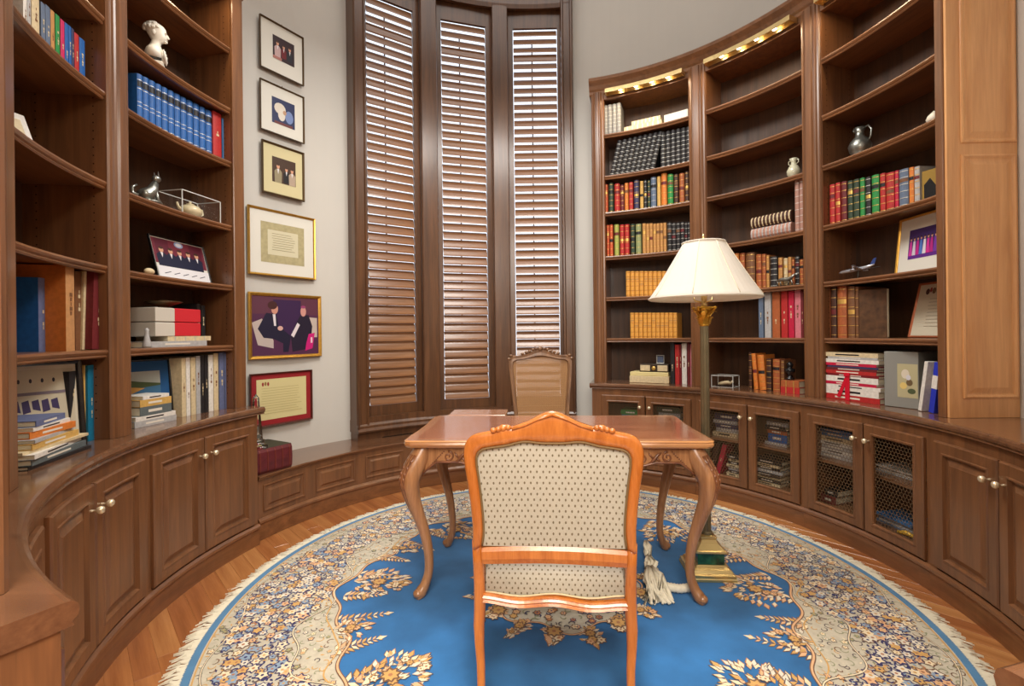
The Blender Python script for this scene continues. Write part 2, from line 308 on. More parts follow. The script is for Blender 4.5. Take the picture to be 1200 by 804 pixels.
('M238','the blue set below the bust','blue bound volumes on the left shelves',2.385,'blueset',[(-90.28, 0.0378, 0.246, 2.06, 'blue', {}),(-89.15, 0.0385, 0.251, 2.06, 'blue', {}),(-88.0, 0.0385, 0.256, 2.06, 'blue', {}),(-86.84, 0.0388, 0.26, 2.06, 'blue', {}),(-85.67, 0.0392, 0.264, 2.06, 'blue', {}),(-84.49, 0.0395, 0.268, 2.06, 'blue', {}),(-83.31, 0.0399, 0.271, 2.06, 'blue', {}),(-82.11, 0.0403, 0.273, 2.06, 'blue', {}),(-80.91, 0.0406, 0.275, 2.06, 'blue', {}),(-79.69, 0.0406, 0.277, 2.06, 'blue', {}),(-78.45, 0.0413, 0.278, 2.06, 'blue', {}),(-77.22, 0.0417, 0.279, 2.06, 'blue', {})]),
('M238b','the end of the long blue set','books ending the blue set',2.385,'cloth',[(-75.82, 0.0619, 0.291, 2.05, 'red', {}),(-74.36, 0.0315, 0.272, 2.05, 'steelblue', {}),(-73.4, 0.0315, 0.297, 2.05, 'steelblue', {})]),
('M125','the pair behind the red boxes','dark books beside the boxes',1.25,'cloth',[(-77.95, 0.0241, 0.251, 2.12, 'black', {}),(-77.1, 0.027, 0.243, 2.12, 'black', {})]),
('Mcnt','the row beside the blue painting','tall pale books on the left counter',0.856,'cloth',[(-82.97, 0.0293, 0.327, 2.05, 'cream', {'d': 0.22}),(-82.11, 0.0268, 0.33, 2.05, 'white', {'d': 0.22}),(-81.1, 0.0329, 0.328, 2.05, 'cream', {'d': 0.22}),(-80.14, 0.0301, 0.336, 2.05, 'silver', {'d': 0.22}),(-79.29, 0.0243, 0.34, 2.05, 'black', {'d': 0.22}),(-78.53, 0.0243, 0.339, 2.05, 'black', {'d': 0.22}),(-77.62, 0.0333, 0.337, 2.05, 'white', {'d': 0.22}),(-76.59, 0.0333, 0.346, 2.05, 'cream', {'d': 0.22}),(-75.43, 0.0372, 0.349, 2.05, 'slateblue', {'d': 0.22}),(-74.48, 0.0258, 0.348, 2.05, 'slateblue', {'d': 0.22}),(-73.83, 0.015, 0.347, 2.05, 'greygreen', {'d': 0.22}),(-73.41, 0.0125, 0.346, 2.05, 'greygreen', {'d': 0.22})]),
]
# ---------------------------------------------------------------- built-in cabinets
RF = 1.885      # carcass face
def knob(parent, th, z, label=None):
    o = MB()
    prof = [(.004, 0), (.006, .004), (.004, .010), (.004, .018), (.011, .021), (.0155, .030), (.014, .039), (.007, .044)]
    L = []
    for r, y in prof: L.append([(r*cos(2*pi*i/10), -y, r*sin(2*pi*i/10)) for i in range(10)])
    o.loft(L, smooth=True)
    x, y, zz = pol(1.868, th, z)
    k = o.build('knob', PBRASS, parent)
    # parent is a door in the cabinet's local frame (origin on its own centre angle)
    tc = parent['tc']; a = radians(th-tc)
    k.location = (1.868*sin(a), 1.868*cos(a)-1.885, z); k.rotation_euler = (0, 0, -a)
    return k

def loc_arcP(R0=1.885):
    P = arcP(R0)
    return lambda s_, z, d: (P(s_, z, d)[0], P(s_, z, d)[1]-1.885, z)
LP = loc_arcP()
def cab_root(tc, label):
    return empty('base_cabinet', pol(1.885, tc), -radians(tc), label, 'cabinet', 'built-in base cabinets around the room')
def lsweep(mb, prof, t0, t1, n=None):
    """sweep in the cabinet's local frame"""
    m = MB(); m.sweep(prof, t0, t1, n)
    mb.v_off = None
    return mb.add([(x, y-1.885, z) for x, y, z in m.v], m.f)

WIRE = mat('wire', srgb(116, 92, 66), .5, .3)
def build_cab(tc, hw, glazed, label, doors=True, door_hw=11.55):
    t = cab_root(tc, label)
    b = MB()
    Z0, Z1 = .13, .81
    if glazed:
        for a0, a1 in ((-hw, -hw+.9), (hw-.9, hw)): lsweep(b, [(RF, Z0), (RF, Z1), (2.31, Z1), (2.31, Z0)], a0, a1, 1)
        lsweep(b, [(2.29, Z0), (2.29, Z1), (2.31, Z1), (2.31, Z0)], -hw+.9, hw-.9)
        lsweep(b, [(RF, Z0), (RF, .165), (2.29, .165), (2.29, Z0)], -hw+.9, hw-.9)
        lsweep(b, [(RF, .745), (RF, Z1), (2.29, Z1), (2.29, .745)], -hw+.9, hw-.9)
        body = b.build('body', W_CASE, t)
        s = MB(); lsweep(s, [(1.92, .45), (1.92, .467), (2.28, .467), (2.28, .45)], -hw+1, hw-1); s.build('shelf', W_EDGE, t)
    else:
        lsweep(b, [(RF, Z0), (RF, Z1), (2.31, Z1), (2.31, Z0)], -hw, hw); b.build('body', W_CASE, t)
    pl = MB(); lsweep(pl, [(1.872, 0), (1.872, .095), (1.862, .105), (1.862, .118), (1.874, .13), (2.3, .13), (2.3, 0)], -hw, hw)
    pl.build('plinth', W_EDGE, t)
    if not doors: return t
    R0 = 1.885
    for sgn in (-1, 1):
        a0, a1 = (-door_hw, -.12) if sgn < 0 else (.12, door_hw)
        s0, s1 = radians(a0)*R0, radians(a1)*R0
        z0, z1 = .138, .757
        d = MB()
        if glazed:
            d.rings(LP, s0, s1, z0, z1, [(0, 1.884), (0, 1.872), (.006, 1.866), (.046, 1.866), (.05, 1.8625), (.058, 1.8625), (.063, 1.87), (.063, 1.884)], fill=False)
            do = d.build('door', W_CASE, t)
        else:
            d.rings(LP, s0, s1, z0, z1, [(0, 1.884), (0, 1.872), (.006, 1.866), (.05, 1.866), (.054, 1.8625), (.060, 1.8625), (.066, 1.877), (.078, 1.877)], fill=True)
            do = d.build('door', W_CASE, t)
            p = MB(); p.rings(LP, s0+.072, s1-.072, z0+.072, z1-.072, [(0, 1.878), (.004, 1.8765), (.026, 1.8675), (.029, 1.8655), (.031, 1.8655)], fill=True)
            p.build('raised_panel', W_CASE, do)
        do['tc'] = tc
        knob(do, tc+sgn*(1.25), .665)
        if glazed:
            # hexagonal chicken wire
            w_ = MB(); a = .0125; dx = a*math.sqrt(3); dz = a*1.5
            S0, S1, Y0, Y1 = s0+.06, s1-.06, z0+.06, z1-.06
            def seg(p, q):
                px, pz = p; qx, qz = q
                if not (S0 <= (px+qx)/2 <= S1 and Y0 <= (pz+qz)/2 <= Y1): return
                l = hypot(qx-px, qz-pz); nx_, nz_ = -(qz-pz)/l*.0015, (qx-px)/l*.0015
                w_.loft([[LP(px+nx_, pz+nz_, 1.874), LP(px-nx_, pz-nz_, 1.874), LP(px, pz, 1.8755)],
                         [LP(qx+nx_, qz+nz_, 1.874), LP(qx-nx_, qz-nz_, 1.874), LP(qx, qz, 1.8755)]], caps=False)
            row = 0; z = Y0-.02
            while z < Y1+.02:
                x = S0-.03+(dx/2 if row % 2 else 0)
                while x < S1+.03:
                    seg((x, z+a/2), (x, z-a/2)) if False else None
                    # cell centre at (x,z): draw three of its edges
                    v = [(x+a*sin(pi/3*k), z+a*cos(pi/3*k)) for k in range(6)]
                    seg(v[0], v[1]); seg(v[1], v[2]); seg(v[5], v[0])
                    x += dx
                z += dz; row += 1
            w_.build('wire_mesh', WIRE, do, kind='stuff')
    return t

CAB = [(29.35, 12.5, True, 'wire-front cabinet behind the desk corner, nearest the grey wall'),
       (54.4, 12.5, True, 'wire-front cabinet right of the lamp with a red book inside'),
       (79.3, 12.5, True, 'wire-front cabinet under the wide right bay, papers inside'),
       (104.3, 12.5, False, 'solid panelled base cabinet at the right below the bare counter'),
       (-85.05, 12.5, False, 'solid panelled base cabinet at the left beside the low bench'),
       (-110.0, 12.45, False, 'solid panelled base cabinet at the left, nearer the entrance')]
for tc, hw, g, lab in CAB: build_cab(tc, hw, g, lab)
build_cab(129.3, 12.5, False, 'solid base cabinet nearer the entrance on the right')
build_cab(153.7, 11.9, False, 'end base cabinet at the right entrance corner', doors=True, door_hw=11)
build_cab(-136.3, 13.85, False, 'end base cabinet at the left entrance corner, cut by the frame', doors=True, door_hw=12.5)
# fillers
f1 = MB().sweep([(RF, 0), (RF, .81), (2.31, .81), (2.31, 0)], 15.3, 16.85, 1).build('trim_1', W_CASE); struct(f1)

TOPP = [(1.868, .812), (1.872, .820), (1.864, .826), (1.861, .838), (1.864, .849), (1.872, .855), (1.88, .856), (2.33, .856), (2.33, .811), (1.9, .811)]
o = MB().sweep(TOPP, 14.7, 165.6).build('countertop', W_TOP); tag(o, 'long dark curved worktop running round the right side', 'worktop')
o = MB().sweep(TOPP, -150.3, -71.2).build('countertop', W_TOP); tag(o, 'glossy dark curved worktop along the left side', 'worktop')

# low bench under the window
bench = empty('window_bench', pol(1.9, -28), radians(28), 'low dark wooden bench curving under the shuttered window', 'bench')
MB().sweep([(1.905, .395), (1.898, .402), (1.9, .409), (1.906, .41), (2.33, .41), (2.33, .385), (1.91, .385)], -71.6, 15.2).build('bench_top', W_TOP, bench, world=True)
MB().sweep([(1.92, .0), (1.92, .385), (2.30, .385), (2.30, 0)], -71.6, 15.2).build('body', W_CASE, bench, world=True)
MB().sweep([(1.922, 0), (1.912, .002), (1.912, .1), (1.902, .112), (1.902, .125), (1.914, .14), (1.925, .14)], -71.6, 15.2).build('plinth', W_EDGE, bench, world=True)
PB = arcP(1.92)
for k in range(7):
    c = -71.6+6.2+12.4*k
    m = MB(); a0, a1 = radians(c-4.9)*1.92, radians(c+4.9)*1.92
    m.rings(PB, a0, a1, .172, .345, [(0, 1.921), (0, 1.914), (.006, 1.911), (.012, 1.914), (.016, 1.9195), (.034, 1.9195), (.046, 1.912), (.048, 1.911)], fill=True)
    m.build('raised_panel', W_CASE, bench, world=True)

# ---------------------------------------------------------------- upper bookcases
RB = 1.989
SHELF_Z = [1.25, 1.62, 1.99, 2.385, 2.715, 3.09]
def make_bay(tc, label, pil):
    t = empty('bookcase', pol(RB, tc, .856), -radians(tc), label, 'bookcase', 'tall built-in bookcase bays')
    def S(mb, prof, a0, a1, n=None):
        m = MB(); m.sweep(prof, a0, a1, n); mb.add([(x, y-RB, z-.856) for x, y, z in m.v], m.f); return mb
    H = 10.5
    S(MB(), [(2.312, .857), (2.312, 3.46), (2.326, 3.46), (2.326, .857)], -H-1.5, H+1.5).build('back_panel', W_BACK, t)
    for sg in (-1, 1):
        a, b_ = sorted((sg*H, sg*(H+.55)))
        S(MB(), [(1.995, .857), (1.995, 3.46), (2.312, 3.46), (2.312, .857)], a, b_, 1).build('side_panel', W_CASE, t)
        # row of shelf-pin holes (dark pegs' sockets)
        m = MB()
        for col_r in (2.04, 2.26):
            for k in range(66):
                z = .95+k*.036-.856; a2 = radians(sg*(H-.02)); r = col_r
                cx_, cy_ = r*sin(a2), r*cos(a2)-RB
                dx_, dy_ = sin(a2)*.0028, cos(a2)*.0028
                m.add([(cx_-dx_, cy_-dy_, z-.0028), (cx_+dx_, cy_+dy_, z-.0028), (cx_+dx_, cy_+dy_, z+.0028), (cx_-dx_, cy_-dy_, z+.0028)], [(0, 1, 2, 3)])
        m.build('pin_holes', mat('hole_dark', srgb(40, 24, 16), .9), t, kind='stuff')
    for z in SHELF_Z:
        prof = [(2.000, z-.036), (1.996, z-.030), (2.000, z-.024), (1.994, z-.018), (1.990, z-.010), (1.992, z-.002), (1.998, z), (2.31, z), (2.31, z-.022), (2.02, z-.022), (2.016, z-.036)]
        S(MB(), prof, -H, H).build('shelf', W_EDGE, t)
        if z in (2.385, 3.09):
            pass
    S(MB(), [(RB, 3.40), (RB, 3.50), (2.312, 3.50), (2.312, 3.42), (2.02, 3.42), (2.02, 3.40)], -H-.1, H+.1).build('header', W_CASE, t)
    # pilasters: (a0,a1) angular spans relative to the centre
    for pl_ in pil:
        a0, a1 = pl_[:2]; ex = pl_[2] if len(pl_) > 2 else 0
        cm = (a0+a1)/2; wdt = radians(a1-a0)*RB
        h = wdt/2
        if wdt < .09: pts = [(-h, .0), (-h, -.010), (-h+.004, -.014), (h-.004, -.014), (h, -.010), (h, 0)]
        else:
            pts = [(-h, .02), (-h, -.002), (-h+.006, -.010), (-h+.018, -.012), (-h+.022, -.020), (-h+.030, -.024), (-h+.036, -.018), (-h+.042, -.018),
                   (-h+.048, -.028), (h-.048, -.028), (h-.042, -.018), (h-.036, -.018), (h-.030, -.024), (h-.022, -.020), (h-.018, -.012), (h-.006, -.010), (h, -.002), (h, .02)]
        a = radians(cm)
        def place(x, y, z): return ((RB+y-ex)*sin(a)+x*cos(a), (RB+y-ex)*cos(a)-x*sin(a)-RB, z-.856)
        L = [[place(x, y, z) for x, y in pts] for z in (.857, 3.46)]
        MB().loft(L).build('pilaster', W_CASE, t)
    return t
make_bay(29.35, 'bookcase bay beside the grey wall, partly behind the lampshade', [(-13.8, -10.5), (10.5, 14.5)])
make_bay(54.4, 'bookcase bay right of the lampshade with a vase', [(10.5, 14.3)])
make_bay(79.3, 'bookcase bay at the right with a jug and silver plane', [(10.5, 11.8)])
make_bay(-85.05, 'bookcase bay beside the pictures, with white bust and blue set', [(-14.45, -10.5), (10.5, 12.8)])
make_bay(-110.0, 'bookcase bay at the left edge with big old books', [(-14.2, -9.55, .016)])
# bookcase end on the right: flat panelled side
a = radians(91.15)
er = (sin(a), cos(a)); et = (cos(a), -sin(a))
def PE(s_, z, d): return (er[0]*s_+et[0]*d, er[1]*s_+et[1]*d, z)
bp_ = empty('bookcase_end_panel', PE(2.15, .856, 0), 0, 'flat brightly lit panelled end of the bookcase at the right', 'panel')
W_END_LIT = wood('end_wood_lit', srgb(236, 180, 122), srgb(210, 150, 96), rough=.35, coat=.3)  # lighter than the case walnut: the light on this end is in its colour
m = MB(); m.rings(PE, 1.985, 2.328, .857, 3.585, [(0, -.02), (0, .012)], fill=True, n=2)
m.build('end_board', W_END_LIT, bp_, world=True)
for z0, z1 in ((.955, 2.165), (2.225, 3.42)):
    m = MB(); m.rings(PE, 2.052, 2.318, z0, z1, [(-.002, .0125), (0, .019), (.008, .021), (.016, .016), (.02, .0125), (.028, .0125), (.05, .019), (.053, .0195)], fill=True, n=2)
    m.build('raised_panel', W_END_LIT, bp_, world=True)
# crowns
CR = [(1.99, 3.44), (1.978, 3.452), (1.978, 3.475), (1.968, 3.49), (1.955, 3.52), (1.936, 3.545), (1.93, 3.553), (1.93, 3.575), (1.938, 3.585), (2.33, 3.585), (2.33, 3.46)]
struct(MB().sweep(CR, 15.1, 91.6).build('trim_2', W_EDGE)); struct(MB().sweep(CR, -124.8, -71.8).build('trim_3', W_EDGE))
# entrance piers standing on the ends of the worktops
for (tc, lab) in ((-144.8, 'dark fluted pier on the left worktop end, at the picture edge'), (161.0, 'matching fluted pier on the right worktop end by the entrance')):
    r0 = 1.925; t = empty('entrance_pier', pol(r0, tc, .857), -radians(tc), lab, 'pier')
    h = .055
    pts = [(-h, .36), (-h, 0), (-h+.012, -.008), (-h+.02, 0), (-h+.035, -.006), (h-.035, -.006), (h-.02, 0), (h-.012, -.008), (h, 0), (h, .36)]
    MB().loft([[(x, y, z) for x, y in pts] for z in (0, 2.44)]).build('shaft', W_END_LIT if tc > 0 else W_CASE, t)
    MB().box(-h-.01, h+.01, -.02, .37, 2.44, 2.56, c=.01).build('capital_block', W_CASE, t)

# curved brass picture lights under the crown
BULB = mat('bulb_glow', (1, .8, .5, 1), .4, emit=((1, .86, .66, 1), 14))
def light_bar(tc, lab):
    t = empty('picture_light', pol(1.985, tc, 3.42), -radians(tc), lab, 'light', 'curved brass shelf lights below the crown')
    H = 9.75
    def S(prof, a0=-H, a1=H, n=None):
        m = MB(); m.sweep(prof, a0, a1, n); return MB().add([(x, y-1.985, z-3.42) for x, y, z in m.v], m.f)
    S([(1.900, 3.418), (1.900, 3.448), (1.905, 3.448), (1.905, 3.418)]).build('front_rail', BRASS, t)
    S([(1.965, 3.418), (1.965, 3.448), (1.970, 3.448), (1.970, 3.418)]).build('rear_rail', BRASS, t)
    S([(1.900, 3.448), (1.900, 3.452), (1.970, 3.452), (1.970, 3.448)]).build('reflector', BRASS, t)
    for sg in (-1, 1):
        S([(1.900, 3.418), (1.900, 3.452), (1.985, 3.452), (1.985, 3.418)], sg*H-.12, sg*H+.12, 1).build('end_bracket', BRASS, t)
    for k in range(4):
        a = radians((-6, -2, 2, 6)[k]); r = 1.935
        MB().ellipsoid((0, 0, 0), (.017, .010, .008), 10, 6).build('bulb', BULB, t, loc=(r*sin(a), r*cos(a)-1.985, .014), rot=(0, 0, -a))
    d = bpy.data.lights.new('shelf_light', 'AREA'); d.shape = 'RECTANGLE'; d.size = .6; d.size_y = .03; d.energy = 3.0; d.color = (1, .78, .5)
    lo = bpy.data.objects.new('shelf_light', d); COL.objects.link(lo); lo.parent = t; lo.location = (0, -.10, -.01)
for tc, lab in ((29.35, 'curved brass light with four bulbs above the bay by the grey wall'), (54.4, 'curved brass light with bulbs above the vase bay'),
                (79.3, 'curved brass light above the wide right bay, out of the frame top'), (-85.05, 'curved brass light above the bust bay'), (-110, 'curved brass light above the leftmost bay')):
    light_bar(tc, lab)

# ---------------------------------------------------------------- window and shutters
RS = 2.25
win = empty('window_1', pol(RS, -16.6, .44), radians(16.6)); struct(win)
c_out = MB()
def flat_at(th, r):      # local frame builder -> world
    a = radians(th); return lambda x, y, z: ((r+y)*sin(a)+x*cos(a), (r+y)*cos(a)-x*sin(a), z)
WT = 4.47
for name_, th, hw_ in (('window_casing', -42.1, .058), ('window_casing', 8.95, .058)):
    F = flat_at(th, 2.21)
    pts = [(-hw_, .12), (-hw_, -.012), (-hw_+.01, -.03), (-hw_+.022, -.03), (-hw_+.03, -.014), (hw_-.03, -.014), (hw_-.022, -.024), (hw_-.01, -.024), (hw_, -.008), (hw_, .12)]
    MB().loft([[F(x, y, z) for x, y in pts] for z in (.47, WT+.3)]).build('window_casing', W_SHUT, win, world=True)
for th in (-25.52, -7.78):
    F = flat_at(th, 2.205); h = .077
    pts = [(-h, .1), (-h, .0), (-h+.008, -.008), (h-.008, -.008), (h, 0), (h, .1)]
    MB().loft([[F(x, y, z) for x, y in pts] for z in (.5, WT+.1)]).build('mullion', W_SHUT, win, world=True)
MB().sweep([(2.17, .475), (2.165, .49), (2.185, .51), (2.185, .53), (2.20, .55), (2.20, .60), (2.235, .60), (2.235, .575), (2.33, .575), (2.33, .475)], -43.6, 10.4).build('sill_rail', W_SHUT, win, world=True)
MB().sweep([(2.20, .41), (2.20, .475), (2.33, .475), (2.33, .41)], -43.4, 10.2).build('sub_sill', W_SHUT, win, world=True)
MB().sweep([(2.235, WT), (2.235, WT-.03), (2.20, WT-.03), (2.195, WT+.01), (2.195, WT+.1), (2.18, WT+.12), (2.18, WT+.2), (2.33, WT+.2), (2.33, WT)], -43.6, 10.4).build('head_rail', W_SHUT, win, world=True)
gm = bpy.data.materials.new('window_glass'); gm.use_nodes = True; nt = gm.node_tree; nt.nodes.clear()
go = nt.nodes.new('ShaderNodeOutputMaterial'); tr = nt.nodes.new('ShaderNodeBsdfTransparent'); gl = nt.nodes.new('ShaderNodeBsdfGlossy'); gl.inputs['Roughness'].default_value = .02
mxs = nt.nodes.new('ShaderNodeMixShader'); mxs.inputs[0].default_value = .06
nt.links.new(tr.outputs[0], mxs.inputs[1]); nt.links.new(gl.outputs[0], mxs.inputs[2]); nt.links.new(mxs.outputs[0], go.inputs[0])
for c in (-34.4, -16.65, 1.1):
    F = flat_at(c, 2.40)
    MB().loft([[F(x, y, z) for x, y in ((-.34, 0), (-.34, .006), (.34, .006), (.34, 0))] for z in (.5, 4.7)]).build('pane', gm, win, world=True)

LZ0, LZ1, NL = .69, 4.275, 45
pitch = (LZ1-LZ0)/NL
def shutter(c, tilt, lab, lhalf=.213):
    r = 2.262
    t = empty('plantation_shutter', pol(r, c, .58), -radians(c), lab, 'shutter', 'louvered wooden shutters in the tall window')
    z_ = .58
    ow = lhalf+.060
    for sg in (-1, 1):
        x0, x1 = sorted((sg*(lhalf+.003), sg*ow))
        MB().box(x0, x1, -.016, .016, 0, WT-.01-z_, c=.003).build('stile', W_SHUT, t)
    MB().box(-lhalf-.003, lhalf+.003, -.014, .014, 0, LZ0-z_-.002, c=.003).build('rail', W_SHUT, t)
    MB().box(-lhalf-.003, lhalf+.003, -.014, .014, LZ1-z_+.004, WT-.01-z_, c=.003).build('rail', W_SHUT, t)
    # louver: elliptical blade
    blade = MB(); n = 8; wd = .0435
    prof = [(wd*cos(2*pi*k/n), .0052*sin(2*pi*k/n)) for k in range(n)]
    blade.loft([[(x, y, z) for y, z in prof] for x in (-lhalf+.002, lhalf-.002)], smooth=False)
    first = None
    for k in range(NL):
        z = LZ0-z_+pitch*(k+.5)
        tl = tilt+random.uniform(-1.6, 1.6)
        if k in (NL-4,): tl = tilt+13
        if first is None:
            o = blade.build('louver', W_LOUV, t); first = o
        else:
            o = first.copy(); COL.objects.link(o)
        o.parent = t; o.location = (0, 0, z); o.rotation_euler = (radians(tl), 0, 0)
    MB().box(-.035, -.023, .046, .056, .15, LZ1-z_-.1).build('tilt_rod', W_SHUT, t)
shutter(-34.4, 68, 'left louvered shutter, fully tilted away from the viewer, behind the desk corner')
shutter(-16.65, 66, 'middle louvered shutter between the two wide mullions')
shutter(1.1, 61, 'right louvered shutter with bright slits, behind the cane chair')
# floor register on the bench
v = empty('air_vent', (-1.25, 1.85, .411), radians(34), 'small dark metal air vent grille set in the bench top', 'vent')
DK = mat('dark_metal', srgb(52, 38, 30), .5, .6)
MB().box(-.14, .14, -.05, .05, 0, .004).build('frame', DK, v)
for k in range(9): MB().box(-.12+k*.03-.006, -.12+k*.03+.006, -.04, .04, .004, .008).build('slat', DK, v)
# ---------------------------------------------------------------- books
BC = {'silvergrey': (150,150,148), 'black': (38,36,38), 'orangered': (196,84,48), 'darkgreen': (48,66,50), 'red': (178,44,44), 'maroon': (108,36,40), 'orange': (214,124,52),
      'navy': (58,58,92), 'mustard': (206,166,92), 'slate': (96,112,136), 'green': (44,140,70), 'darkbrown': (72,44,34), 'rust': (168,92,52), 'lime': (160,168,84), 'palegreen': (140,150,104),
      'tan': (190,138,80), 'golden': (222,162,72), 'darkred': (120,24,34), 'white': (226,222,214), 'pink': (206,120,132), 'pinkbrown': (172,130,116), 'brown': (120,80,52), 'cream': (212,194,156),
      'silver': (176,176,176), 'crimson': (190,30,66), 'magenta': (200,42,96), 'blue': (36,96,168), 'steelblue': (70,122,176), 'slateblue': (98,108,144), 'tanold': (190,140,92),
      'orangebrown': (196,112,48), 'greystone': (140,130,120), 'teal': (20,112,148), 'greygreen': (96,106,108)}
BN = {'silvergrey': 'grey', 'orangered': 'orange-red', 'darkgreen': 'dark green', 'darkbrown': 'dark brown', 'palegreen': 'pale green', 'darkred': 'thin dark red', 'pinkbrown': 'pinkish brown',
      'slateblue': 'slate blue', 'tanold': 'worn tan', 'steelblue': 'steel blue', 'greystone': 'stone grey', 'greygreen': 'grey green', 'slate': 'slate', 'lime': 'lime green'}
def bmat(c): return mat('book_'+c, srgb(*BC[c]), .5, noise=(60, .12))
PAGES = mat('pages', srgb(228, 218, 192), .8, noise=(80, .06, (1, 1, 12)))
GOLD = mat('gold_tooling', srgb(222, 182, 100), .35, .6)
SILV = mat('silver_tooling', srgb(206, 206, 200), .4, .4)
PALE = mat('pale_print', srgb(226, 220, 206), .6)
REDL = mat('red_label', srgb(150, 40, 32), .5); BLKL = mat('black_label', srgb(28, 26, 30), .5)
ORD = ['first','second','third','fourth','fifth','sixth','seventh','eighth','ninth','tenth','eleventh','twelfth','thirteenth','fourteenth','fifteenth','sixteenth','seventeenth','eighteenth','nineteenth','twentieth']

def spine_arc(w, bulge, n=6, g=0):
    h = w/2
    return [(-h+w*i/n, -bulge*(1-((i/n)*2-1)**2)-g) for i in range(n+1)]
def book_mesh(w, h, d, kind, c, rnd, body=None):
    """spine faces -Y, standing on z=0; returns the top-level cover object with its children"""
    t = min(.0028, w*.14); bulge = .24*w if kind in ('leather', 'ribbed', 'gold', 'blueset') else .05*w
    out = [(-w/2, d)]+spine_arc(w, bulge)+[(w/2, d)]
    inn = [(-w/2+t, d)]+[(-w/2+t+(w-2*t)*i/6, t-bulge*.6*(1-((i/6)*2-1)**2)+.001) for i in range(7)]+[(w/2-t, d)]
    m = MB(); n = len(out)
    vs = [(x, y, 0) for x, y in out]+[(x, y, h) for x, y in out]+[(x, y, 0) for x, y in inn]+[(x, y, h) for x, y in inn]
    fs = []; mi = []
    for i in range(n-1):
        m.add([vs[i], vs[i+1], vs[n+i+1], vs[n+i]], [(0, 1, 2, 3)], 1 if (body and (i == 0 or i == n-2)) else 0)
        m.add([vs[2*n+i], vs[2*n+i+1], vs[3*n+i+1], vs[3*n+i]], [(0, 1, 2, 3)])
        m.add([vs[i], vs[i+1], vs[2*n+i+1], vs[2*n+i]], [(0, 1, 2, 3)]); m.add([vs[n+i], vs[n+i+1], vs[3*n+i+1], vs[3*n+i]], [(0, 1, 2, 3)])
    for e in (0, n-1): m.add([vs[e], vs[n+e], vs[3*n+e], vs[2*n+e]], [(0, 1, 2, 3)])
    o = m.build('book', [bmat(c), bmat(body)] if body else bmat(c))
    MB().box(-w/2+t, w/2-t, .004, d-.004, .004, h-.004).build('page_block', PAGES, o)
    def band(z0, z1, g=.0008, m_=None):
        arc = spine_arc(w*.98, bulge, 6, g); arc0 = spine_arc(w*.98, bulge, 6, -.0005)
        m_.loft([[(x, y, z0) for x, y in arc]+[(x, y, z0) for x, y in arc0[::-1]], [(x, y, z1) for x, y in arc]+[(x, y, z1) for x, y in arc0[::-1]]])
    if kind in ('leather', 'gold'):
        b = MB()
        for q in (.06, .24, .42, .60, .78, .94): band(h*q-.0016, h*q+.0016, .0014, b)
        b.build('spine_bands', (SILV if c in ('black', 'slate') else bmat('rust') if kind == 'gold' else GOLD), o, kind='stuff')
        lb = MB(); z = (.66, .46, .66)[rnd % 3]; band(h*z, h*z+(.09 if kind != 'gold' else .05)*h, .0007, lb)
        lb.build('title_label', (bmat('maroon'), GOLD, BLKL, bmat('brown'))[rnd % 4] if kind != 'gold' else bmat('tan'), o)
    elif kind == 'ribbed':
        b = MB()
        for q in (.05, .17, .29, .41, .53, .65, .77, .89): band(h*q-.0018, h*q+.0018, .0010, b)
        b.build('spine_bands', SILV, o, kind='stuff')
    elif kind == 'blueset':
        b = MB(); band(h*.74, h*.86, .0008, b); b.build('title_label', BLKL, o)
        b = MB()
        for q in (.06, .12, .70, .88): band(h*q-.0015, h*q+.0015, .001, b)
        band(h*.34, h*.35, .001, b); band(h*.42, h*.43, .001, b)
        b.build('spine_bands', SILV, o, kind='stuff')
    else:
        b = MB(); q = (.30, .42, .5)[rnd % 3]
        if w > .01:
            for k in range(5): 
                if (rnd >> k) & 1 or k < 2:
                    z = h*(q+k*.055); x0 = w*(.05+.05*((rnd+k) % 3))
                    b.add([(-x0, -bulge-.0007, z), (x0, -bulge-.0007, z), (x0, -bulge-.0007, z+h*.045), (-x0, -bulge-.0007, z+h*.045)], [(0, 1, 2, 3)])
            b.build('title_print', bmat('cream') if sum(BC[c]) < 400 else bmat('brown'), o, kind='stuff')
    return o
DEP = {'leather': .15, 'ribbed': .16, 'gold': .13, 'blueset': .17, 'cloth': .18}
KN = {'leather': 'leather book', 'ribbed': 'ribbed volume', 'gold': 'leather book', 'blueset': 'bound volume', 'cloth': 'book'}
rb = random.Random(3)
for key, phrase, group, z, kind, items in ROWS:
    for i, (th, w_, h_, r, c, opt) in enumerate(items):
        w_ = max(.008, w_*(.93 if kind in ('leather', 'gold') else .97)); h_ = h_*(1+(rb.random()-.5)*.02 if kind == 'leather' else 1)
        d = opt.get('d', DEP[kind]+rb.random()*.02)
        d = min(d, 2.30-r)
        o = book_mesh(w_, h_, d, kind, c, rb.randrange(64), opt.get('body'))
        ln = radians(opt.get('lean', 0))
        hx = h_
        if ln: 
            s_ = -abs(sin(ln))*h_/2*(1 if ln > 0 else -1)       # keep the body centred where it stands
            a = radians(th); x, y, _ = pol(r, th); o.location = (x+s_*cos(a), y-s_*sin(a), z+abs(sin(ln))*w_/2+.0005)
        else: o.location = pol(r, th, z+.0003)
        o.rotation_euler = (0, ln, -radians(th))
        nm = BN.get(c, c)
        lab = '%s %s, %s from left in %s' % (nm, KN[kind], ORD[i], phrase)
        tag(o, lab, 'book', group)

